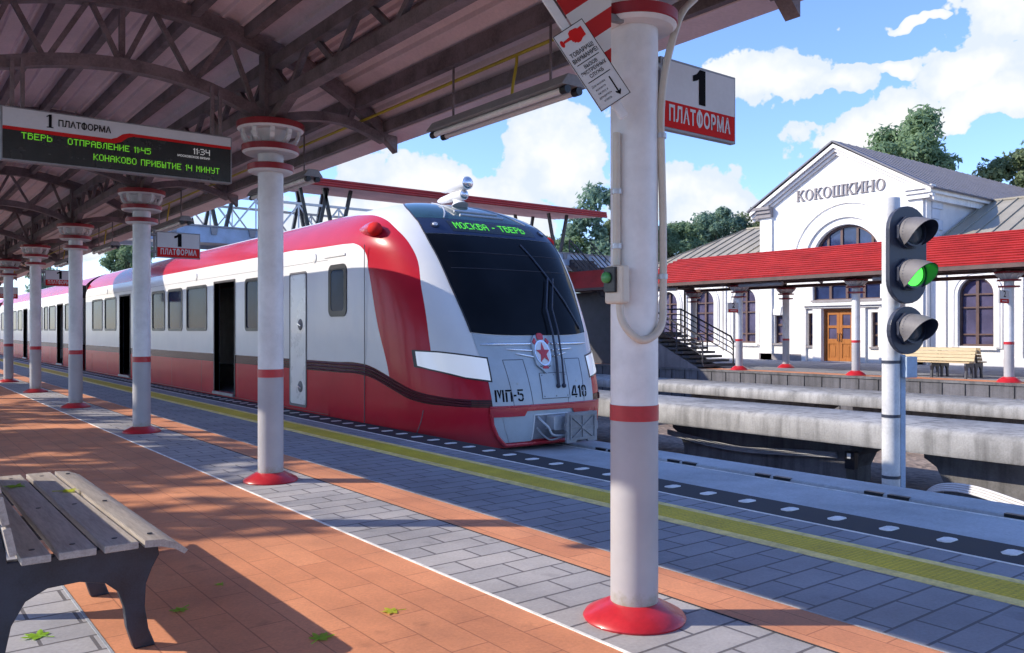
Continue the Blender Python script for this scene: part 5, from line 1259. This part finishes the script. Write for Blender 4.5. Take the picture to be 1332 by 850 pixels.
# ------------------------------------------------------------------ station canopy with its columns
sc_ = thing('station_canopy', 'long red corrugated canopy along the far platform before the station', 'canopy', (25.7, 18, 3.3))
def corr(y0, y1, x0, z0, x1, z1, n_):
    prof = []
    for i in range(n_*4+1):
        q = i/(n_*4); prof.append((x0+(x1-x0)*q, z0+(z1-z0)*q+0.038*math.sin(2*math.pi*q*n_)))
    m = MB(); m.grid([[(x, y, z) for x, z in prof] for y in (y0, y1)]); m.grid([[(x, y, z-0.02) for x, z in prof][::-1] for y in (y0, y1)]); return m
corr(-6, 23.3, 23.30, 3.15, 26.9, 4.36, 13).build('roof_sheet', M['red_roof'], sc_, smooth=60)
corr(-6, 23.3, 26.9, 4.36, 29.6, 3.5, 12).build('roof_sheet', M['red_roof'], sc_, smooth=60)
corr(23.32, 48, 23.30, 3.13, 24.02, 3.92, 5).build('roof_sheet', M['red_roof'], sc_, smooth=60)
m = MB()
for k in range(13):
    q = (k+0.25)/13; x_ = 23.30+3.6*q; z_ = 3.15+1.21*q; m.tube([(x_, -6, z_+0.045), (x_, 23.3, z_+0.045)], 0.030, 6)
m.build('roof_rib', M['red_roof'], sc_, smooth=60)
MB().box(23.27, 23.33, -6, 48, 3.03, 3.14).build('eave_board', M['brown_trim'], sc_)
for x_, z_, ye in ((23.9, 3.25, 48), (24.3, 3.33, 23.2), (25.2, 3.6, 23.2), (27.1, 4.05, 23.2), (28.6, 3.5, 23.2)): MB().box(x_-0.07, x_+0.07, -5.9, ye, z_-0.22, z_-0.03).build('purlin', M['brown_trim'], sc_)
for k in range(-2, 5):
    y_ = 9.58+4.4*k*1.0
    m = MB()
    for a, b_ in (((23.4, 3.02), (24.3, 3.16)), ((24.3, 3.16), (26.9, 4.1)), ((26.9, 4.1), (29.5, 3.3)), ((24.3, 3.12), (27.1, 3.12))): m.bar((a[0], y_, a[1]), (b_[0], y_, b_[1]), 0.09, 0.13)
    m.build('rafter', M['brown_trim'], sc_)
MB().box(24.2, 24.4, -5.9, 23.2, 2.98, 3.09).build('beam', M['brown_trim'], sc_); MB().box(27.0, 27.2, -5.9, 23.2, 2.98, 3.09).build('beam', M['brown_trim'], sc_)
for k, (yl, lab) in enumerate(((16.1, 'grey tube lamp under the red canopy above the station windows'), (11.3, 'grey tube lamp under the red canopy right of the signal head'), (20.6, 'grey tube lamp under the red canopy above the dark stairs'))):
    lo = MB().tube([(23.55, yl, 2.93), (23.55, yl+1.7, 2.93)], 0.07, 10).build('canopy_lamp', M['grey_metal'], None, loc=(23.55, yl, 2.93), smooth=50); tag(lo, lab, 'lamp', 'tube lamps under the red canopy')
    for q in (0.2, 1.5): MB().tube([(23.55, yl+q, 2.95), (23.60, yl+q, 3.22)], 0.018, 6).build('hanger', M['grey_metal'], lo)
def far_column(x, y, label):
    t = thing('station_column', label, 'column', (x, y, 0), 'white columns of the red station canopy')
    MB().lathe((x,y,0), [(0.30,0),(0.30,0.03),(0.24,0.09),(0.15,0.15)], 20).build('base', M['red_paint'], t, smooth=35)
    MB().lathe((x,y,1.03), [(0.125,0),(0.125,1.97)], 18).build('shaft', M['white_paint'], t, smooth=40)
    MB().lathe((x,y,0.1), [(0.126,0),(0.126,0.925)], 18).build('lower_shaft', M['grey_paint'], t, smooth=40)
    MB().lathe((x,y,1.02), [(0.13,0),(0.13,0.075)], 18).build('red_band', M['red_paint'], t, smooth=40)
    for z, r in ((2.55, 0.26), (2.72, 0.29), (2.93, 0.36)): MB().lathe((x,y,z), [(0.12,0),(r,0.01),(r,0.05),(0.12,0.055)], 20).build('capital_disc', M['rim_red'], t, smooth=35)
    m = MB(); m.lathe((x,y,2.775), [(0.14,0),(0.22,0.07),(0.30,0.15)], 18)
    for k in range(10):
        a = 2*math.pi*k/10; m.bar((x+0.18*math.cos(a), y+0.18*math.sin(a), 2.79), (x+0.33*math.cos(a), y+0.33*math.sin(a), 2.925), 0.045, 0.05)
    m.build('capital_leaves', M['white_paint'], t)
    return t
fc = far_column(24.3, 13.98, 'white station column in front of the wooden double door')
for x, y, lab in ((24.3, 9.58, 'rightmost white station column, beside the slatted bench, with a number sign'), (24.3, 18.38, 'white station column with a number two sign, right of the dark stairs'), (27.1, 18.38, 'thinner white station column before the small keystone window'),
                  (27.1, 22.78, 'white station column rising behind the dark stair railing'), (27.1, 13.98, 'white station column half hidden behind the signal mast'), (24.3, 5.18, 'white station column just outside the right picture edge'), (27.1, 9.58, 'white station column in the back row by the right picture edge')):
    copy_tree(fc, (x, y, 0), lab)
z1_ = make_sign(0, 0, 'white and red number two sign on the column beside the stairs', '2', 0.95, 0, False, 0.34, 'number_sign', 'number two signs on the station columns')
z1_.location = (24.3, 18.36, 2.02); z1_.rotation_euler.z = math.pi
copy_tree(z1_, (24.3, 9.56, 2.12), 'white and red number two sign at the right edge, above the bench end')
# bench on the far platform, two seats back to back
t = thing('double_bench', 'pale slatted double bench with dark legs on the far station platform', 'bench', (25.5, 11.9, 0))
BY0, BY1 = 10.9, 13.1
for yy in (BY0+0.10, (BY0+BY1)/2-0.02, BY1-0.15):
    m = MB()
    for sg in (-1, 1):
        X_ = lambda q: 25.55+sg*q
        m.plate([(X_(a), b_) for a, b_ in [(0.02,0.44),(0.55,0.44),(0.56,0.36),(0.52,0.22),(0.55,0),(0.46,0),(0.44,0.22),(0.36,0.33),(0.24,0.33),(0.17,0.2),(0.18,0),(0.09,0),(0.08,0.3),(0.02,0.36)]], (), (0, yy+0.001*sg, 0), (1,0,0), (0,0,1), (0,1,0), 0.05)
        m.plate([(X_(a), b_) for a, b_ in [(0.17,0.44),(0.22,0.44),(0.07,0.86),(0.03,0.86)]], (), (0, yy+0.002+0.001*sg, 0), (1,0,0), (0,0,1), (0,1,0), 0.046)
    m.build('frame', M['iron'], t)
for sg in (-1, 1):
    for k in range(3): a, b_ = sorted((25.55+sg*(0.24+k*0.115), 25.55+sg*(0.345+k*0.115))); MB().box(a, b_, BY0, BY1, 0.445, 0.48).build('seat_slat', M['slat_pale'], t, bevel=0.004)
    for k in range(4):
        p = [(25.55+sg*(0.245-0.037*k), 0.50+0.10*k), (25.55+sg*(0.275-0.037*k), 0.50+0.10*k), (25.55+sg*(0.243-0.037*k), 0.588+0.10*k), (25.55+sg*(0.213-0.037*k), 0.588+0.10*k)]
        MB().plate(p, (), (0, BY0, 0), (1,0,0), (0,0,1), (0,1,0), BY1-BY0).build('back_slat', M['slat_pale'], t)

# ------------------------------------------------------------------ footbridge and stairs
fb = thing('footbridge', 'red roofed footbridge crossing above the train, with grey girder', 'footbridge', (12, 28, 4.4))
BYa, BYb = 27.2, 29.4
MB().box(-3, 27.2, BYa, BYb, 4.35, 4.43).build('deck', M['alu'], fb)
for yy in (BYa-0.12, BYb):
    gd = MB().box(-3, 27.2, yy, yy+0.12, 4.22, 4.72).build('girder', M['blue_box'], fb)
    MB().box(-3, 27.2, yy-0.05, yy+0.17, 4.721, 4.77).build('flange', M['grey_metal'], gd)
    m = MB(); x_ = -2.5
    while x_ < 27:
        m.plate([(x_-0.12,4.70),(x_+0.12,4.70),(x_+0.08,4.48),(x_-0.08,4.48)], (), (0, yy-0.06, 0), depth=0.058); x_ += 1.25
    if yy < 28: m.build('bracket', M['grey_metal'], gd)
    else: m.bm.free()
    m = MB(); x_ = -2.6
    while x_ < 13.5:
        m.bar((x_, yy+0.06, 4.78), (x_+0.75, yy+0.06, 5.72), 0.05, 0.05); m.bar((x_+0.75, yy+0.07, 5.72), (x_+1.5, yy+0.07, 4.78), 0.05, 0.05); m.bar((x_+0.75, yy+0.05, 4.78), (x_+0.75, yy+0.05, 5.70), 0.04, 0.04); x_ += 1.5
    m.bar((-3, yy+0.06, 5.76), (15.0, yy+0.06, 5.76), 0.08, 0.08); m.build('railing_lattice', M['alu'], fb)
RZ = 6.38
MB().plate([(BYa-0.85, RZ), (BYb+0.85, RZ+0.30), (BYb+0.85, RZ+0.36), (BYa-0.85, RZ+0.06)], (), (-2.5, 0, 0), (0,1,0), (0,0,1), (1,0,0), 28.0).build('roof_sheet', M['roof_sheet'], fb)
m = MB()
for k in range(12):
    yy = BYa-0.8+k*0.3; m.box(-2.5, 25.5, yy, yy+0.05, RZ-0.03+(yy-BYa+0.85)*0.077, RZ-0.002+(yy-BYa+0.85)*0.077)
m.build('roof_rib', M['roof_sheet'], fb)
for dz in (0.0, 0.085, 0.17): MB().tube([(-2.5, BYa-0.90+dz*0.2, RZ-0.02+dz), (25.5, BYa-0.90+dz*0.2, RZ-0.02+dz)], 0.05, 8).build('fascia', M['red_roof'], fb, smooth=60)
xs = [3.1, 5.2, 7.3, 9.4, 11.6, 12.9, 15.2, 17.5, 19.8, 22.1, 24.3, 25.9]
for x_ in (3.0, 6.0, 9.0, 12.2, 13.1, 23.4):
    for sg in (-1, 1):
        MB().bar((x_+sg*0.16, BYa-0.06, 4.78), (x_+sg*0.52, BYa-0.06, RZ+0.02), 0.11, 0.11, (0,1,0)).build('strut', M['black'], fb)
        MB().bar((x_+sg*0.16, BYb+0.06, 4.78), (x_+sg*0.52, BYb+0.06, RZ+0.22), 0.11, 0.11, (0,1,0)).build('strut', M['black'], fb)
for x_ in (10.6, 19.0):
    m = MB(); m.box(x_-0.3, x_+0.3, BYa+0.2, BYb-0.2, GZ-0.1, 4.34); m.build('pier', M['beam'], fb)
sw = thing('staircase', 'dark steel staircase with railings descending from the footbridge to the far platform', 'stairs', (25, 19.8, 0))
SX0, SX1 = 24.05, 25.95
SY, TR, RI = 19.75, 0.335, 0.152
m = MB(); sb_ = MB()
for k in range(8):
    MB().box(SX0, SX1, SY+TR*k, SY+TR*(k+1)+0.04, RI*(k+1)-0.09, RI*(k+1)).build('step', M['stair'], sw)
LY = SY+TR*8
MB().box(SX0, SX1, LY, LY+0.95, RI*8, RI*9-0.03).build('landing', M['stair'], sw)
n2_ = 19
for k in range(n2_): MB().box(SX0, SX0+1.35, LY+0.95+0.20*k, LY+0.95+0.20*(k+1)+0.03, RI*9+0.165*k-0.02, RI*9+0.165*(k+1)-0.03).build('step', M['stair'], sw)
TY = LY+0.95+0.20*n2_
for xa in (SX0+0.02, SX1-0.8):
    MB().plate([(SY+0.3, -0.05), (LY+0.6, -0.05), (LY+0.6, RI*8-0.10), (LY, RI*8-0.10), (SY+0.3, 0.02)], (), (xa, 0, 0), (0,1,0), (0,0,1), (1,0,0), 0.22).build('side_wall', M['stair_wall'], sw)
for xa in (SX0-0.03, SX0+1.34):
    MB().plate([(LY+0.9, RI*9-0.25), (LY+0.9, RI*9+0.02), (TY, 4.52), (TY, 4.22)], (), (xa, 0, 0), (0,1,0), (0,0,1), (1,0,0), 0.05).build('stringer', M['stair'], sw)
MB().plate([(LY+0.62,-0.05),(TY+2.5,-0.05),(TY+2.5,3.02),(LY+3.15,3.02),(LY+0.95,1.2),(LY+0.62,1.1)], (), (SX0+0.25, 0, 0), (0,1,0), (0,0,1), (1,0,0), 1.0).build('base_block', M['stair'], sw)
for sx_, curled in ((SX0+0.06, True), (SX1-0.06, True)):
    m = MB()
    top = RI*8+0.02; slope_ = RI/TR
    for j in range(4):
        h_ = 1.02-0.21*j
        p0 = (sx_, SY+0.12, 0.0); pts = [(sx_, SY+0.10, RI+h_-0.22 if j == 0 else RI+h_-0.1), (sx_, SY+0.22, RI+h_)] + [(sx_, LY, top+h_), (sx_, LY+0.95, top+h_), (sx_, TY if sx_ < 25 else LY+0.96, (top+h_+3.1) if sx_ < 25 else top+h_)]
        m.tube(pts, 0.035 if j == 0 else 0.022, 7)
    for yy, zz in ((SY+0.10, 0.15), (SY+TR*4, RI*4), (LY, RI*8), (LY+0.95, RI*8+0.1)): m.tube([(sx_, yy, zz-0.1), (sx_, yy, zz+0.85 if yy < SY+0.2 else zz+1.06)], 0.030, 7)
    if sx_ < 25:
        for q in (0.33, 0.66, 1.0): yy = LY+0.95+(TY-LY-0.95)*q; m.tube([(sx_, yy, top+3.1*q-0.05), (sx_, yy, top+3.1*q+1.02)], 0.030, 7)
    m.build('railing', M['stair'], sw, smooth=50)
m = MB()
for j in range(4): m.tube([(SX0+1.3, LY+0.95, RI*8+1.02-0.21*j), (SX0+1.3, TY, RI*8+3.1+1.02-0.21*j)], 0.022, 6)
m.build('railing', M['stair'], sw, smooth=50)

# ------------------------------------------------------------------ signal
SGX, SGY = 9.3, 4.92
sg_ = thing('railway_signal', 'white signal mast with dark hooded heads, its middle lamp lit green', 'signal', (SGX, SGY, GZ))
MB().lathe((SGX, SGY, GZ-0.05), [(0.098,0),(0.098,4.55),(0.096,4.57),(0.02,4.575)], 24).build('mast', M['mast_grey'], sg_, smooth=40)
fdir = Vector((math.sin(R(200)), math.cos(R(200)), 0)); sdir = Vector((-fdir.y, fdir.x, 0))
if sdir.x*0.792+sdir.y*-0.61 < 0: sdir = -sdir          # to the right in the picture
ctr = Vector((SGX, SGY, 0)) + fdir*0.17 + sdir*0.03
MB().bar(Vector((SGX, SGY, 0))+sdir*0.13+Vector((0,0,GZ-0.05)), Vector((SGX, SGY, 0))+sdir*0.13+Vector((0,0,1.12)), 0.07, 0.10, fdir).build('cable_duct', M['blue_box'], sg_, bevel=0.006)
MB().plate(rect(-0.075, 0.075, 0.86, 1.10), (), Vector((SGX, SGY, 0))+sdir*0.16+fdir*0.06, sdir, (0,0,1), fdir, 0.09).build('relay_box', M['blue_box'], sg_, bevel=0.008)
for zz in (1.02, 0.4, -0.3, -0.9): MB().lathe((SGX, SGY, zz), [(0.103,0),(0.103,0.035)], 20).build('band_clamp', M['signal_dark'], sg_, smooth=40)
def capsule(w_, z0, z1, n=12): return [(w_*math.cos(math.pi*k/n), z1-w_+w_*math.sin(math.pi*k/n)) for k in range(n+1)] + [(-w_*math.cos(math.pi*k/n), z0+w_-w_*math.sin(math.pi*k/n)) for k in range(n+1)]
def lamp_unit(z, lens, hood_in, par):
    c = ctr+fdir*0.06+Vector((0,0,z))
    m = MB(); oc = [(0.19*math.cos(R(22.5+45*k)), 0.19*math.sin(R(22.5+45*k))) for k in range(8)]
    m.plate(oc, (), c, sdir, (0,0,1), fdir, 0.05); u_ = m.build('lamp_body', M['signal_dark'], par, bevel=0.006)
    MB().lathe(c+fdir*0.05, [(0.165,0),(0.165,0.05),(0.145,0.05),(0.14,0.02)], 28, fdir).build('lens_ring', M['signal_dark'], u_, smooth=40)
    MB().lathe(c+fdir*0.06, [(0.14,0.0),(0.12,0.03),(0.07,0.055),(0.005,0.065)], 28, fdir).build('lens', lens, u_, smooth=60)
    # hood: a half tube, longest on top
    outer = []; inner = []
    rows = []; rows2 = []
    for i in range(25):
        a = R(-38+ (256)*i/24)      # from lower right over the top to lower left
        L_ = 0.02+0.28*max(0.0, math.sin((a+R(38))/R(256)*math.pi))**0.75
        dr_ = sdir*math.cos(a)+Vector((0,0,1))*math.sin(a)
        rows.append([c+fdir*(0.05+L_*q)+dr_*(0.168-0.012*q)-Vector((0,0,0.05*q*q)) for q in (0, .25, .5, .75, 1)])
        rows2.append([c+fdir*(0.05+L_*q)+dr_*(0.161-0.012*q)-Vector((0,0,0.05*q*q)) for q in (0, .25, .5, .75, 1)])
    h = MB(); h.grid(rows); h.build('visor', M['visor_in'], u_, smooth=60, recalc=False); h = MB(); h.grid(rows2); h.build('visor_lining', hood_in, u_, smooth=60, recalc=False)
hd = MB().plate(capsule(0.26, 1.70, 2.80), (), ctr, sdir, (0,0,1), fdir, 0.06).build('twin_head', M['signal_dark'], sg_, bevel=0.008)
lamp_unit(2.50, M['lens_grey'], M['signal_dark'], hd); lamp_unit(2.03, M['lens_green'], M['signal_dark'], hd)
hd2 = MB().plate([(0.25*math.cos(2*math.pi*k/28), 1.40+0.27*math.sin(2*math.pi*k/28)) for k in range(28)], (), ctr, sdir, (0,0,1), fdir, 0.06).build('single_head', M['signal_dark'], sg_, bevel=0.008)
lamp_unit(1.42, M['lens_grey'], M['signal_dark'], hd2)
m = MB()
for zz in (2.55, 1.95, 1.42): m.bar(Vector((SGX,SGY,zz)), ctr+Vector((0,0,zz)), 0.06, 0.06)
m.build('head_bracket', M['grey_metal'], sg_)
# ------------------------------------------------------------------ trees
def tree_parts(h, crown_r, crown_z, n_leaf, leaf, mat, seed, squash=0.85, trunk_r=0.22, clumps=26, sparse=1.0):
    rnd = random.Random(seed)
    tk = MB(); tk.tube([(0,0,-0.3),(0.05,0.02,h*0.2),(-0.05,0.05,h*0.45),(0.05,-0.04,h*0.72)], [trunk_r*1.25, trunk_r, trunk_r*0.7, trunk_r*0.25], 10)
    cl = []
    for k in range(clumps):
        a = rnd.uniform(0, 2*math.pi); e = rnd.uniform(-0.75, 1.0); r = crown_r*rnd.uniform(0.35, 0.95)
        ce = math.sqrt(max(0, 1-e*e*0.85)); c = Vector((math.cos(a)*r*ce, math.sin(a)*r*ce, crown_z+e*crown_r*squash*rnd.uniform(0.6, 1.0)))
        cl.append((c, crown_r*rnd.uniform(0.20, 0.42)))
    for c, r in cl[:14]:
        b0 = Vector((0, 0, h*rnd.uniform(0.3, 0.6))); mid = b0.lerp(c, 0.5)+Vector((rnd.uniform(-.3,.3), rnd.uniform(-.3,.3), rnd.uniform(0,.4)))
        tk.tube([b0, mid, c], [trunk_r*0.38, trunk_r*0.22, 0.02], 6)
    vs, fs = [], []
    for i in range(n_leaf):
        c, r = cl[rnd.randrange(len(cl))]
        d = Vector((rnd.gauss(0,1), rnd.gauss(0,1), rnd.gauss(0,1))).normalized()
        p = c+Vector((d.x, d.y, d.z*0.8))*r*(rnd.random()**0.45)*(1.25 if rnd.random() < .12 else 1.0)
        n = (d*0.8+Vector((rnd.uniform(-1,1), rnd.uniform(-1,1), rnd.uniform(-.3,1.2)))).normalized()
        u = n.orthogonal().normalized(); u = Matrix.Rotation(rnd.uniform(0, 6.28), 3, n) @ u; v = n.cross(u); s = leaf*rnd.uniform(0.6, 1.35)
        b = len(vs); vs += [p-u*s, p+v*s*0.45-u*s*0.1, p+u*s+n*s*0.25, p-v*s*0.45-u*s*0.1]; fs.append((b, b+1, b+2, b+3))
    return tk, vs, fs
def make_tree(name, label, loc, h, crown_r, crown_z, n_leaf, leaf, mat, seed, group, **k):
    t = thing(name, label, 'tree', loc, group); tk, vs, fs = tree_parts(h, crown_r, crown_z, n_leaf, leaf, mat, seed, **k)
    bmesh.ops.translate(tk.bm, verts=tk.bm.verts, vec=Vector(loc)); tk.build('trunk', M['bark'], t, smooth=60)
    me = bpy.data.meshes.new('crown'); me.from_pydata([tuple(v) for v in vs], [], fs); me.materials.append(mat)
    o = bpy.data.objects.new('crown', me); COL.objects.link(o); o.parent = t; return t
GB = 'trees behind the station'
ta = make_tree('broadleaf_tree', 'big rounded green tree rising behind the hall roof ridge', (53.2, 27.2, 0), 13, 3.4, 12.5, 12000, 0.20, M['leaf_a'], 3, GB, trunk_r=0.30, squash=0.72)
tb = make_tree('broadleaf_tree', 'dark olive tree standing low behind the hall roof', (57.0, 21.5, 0), 10, 2.3, 11.0, 6000, 0.19, M['leaf_c'], 5, GB)
tc_ = make_tree('broadleaf_tree', 'bluish green tree cut off by the right picture edge', (61.5, 20.6, 0), 12, 3.5, 11.8, 9000, 0.22, M['leaf_b'], 9, GB, trunk_r=0.35)
td = make_tree('broadleaf_tree', 'tall green tree just left of the nearest column', (33.6, 34.7, 0), 8, 2.1, 6.9, 7000, 0.17, M['leaf_b'], 11, GB, squash=1.3)
te = make_tree('broadleaf_tree', 'small round bush-like tree beside the train nose behind the footbridge end', (31.7, 36.2, 0), 6, 1.5, 5.6, 4500, 0.15, M['leaf_a'], 13, GB)
for i, (x, y, src, sc2, lab) in enumerate(((36.5, 36.0, tb, 0.66, 'dark tree right behind the nearest column'), (37.9, 32.9, ta, 0.50, 'green tree above the hip end of the left roof'), (41.0, 32.6, tc_, 0.60, 'bluish tree above the middle of the left roof'),
     (42.6, 30.6, tb, 0.68, 'dark tree above the khaki roof next to the gable'), (45.0, 29.8, ta, 0.58, 'green tree partly hidden by the gable corner'), (33.0, 38.0, tb, 0.52, 'low dark tree behind the stair railings'), (39.4, 33.6, ta, 0.52, 'small green tree in the row over the left roof'),
     (66.0, 16.0, ta, 0.9, 'green tree beyond the right wing roof'), (14.2, 62.0, ta, 0.52, 'hazy green tree over the train roof at left'), (10.5, 70.0, td, 0.75, 'small tree behind the rear cars at left'))):
    copy_tree(src, (x, y, 0), lab, rotz=1.3*i+0.4, scale=sc2)
# row of trees on the lawn left of the platform, seen only as dappled shade on the paving
GS = 'shade trees left of the platform'
LB = 'leafy shade tree on the lawn left of the platform, dappling the orange paving'
s1 = make_tree('shade_tree', LB, (-9.2, 4.0, -0.15), 9, 3.2, 7.4, 850, 0.30, M['leaf_a'], 21, GS, clumps=15, trunk_r=0.12)
for i, (x, y, sc2) in enumerate(((-9.3, 14.4, 0.86), (-8.8, 18.0, 0.98), (-9.6, 21.6, 0.92), (-9.3, 25.5, 1.02), (-9.0, 31.0, 1.0), (-9.4, 38.0, 1.0))):
    copy_tree(s1, (x, y, -0.15), LB, rotz=1.7*i+0.9, scale=sc2)
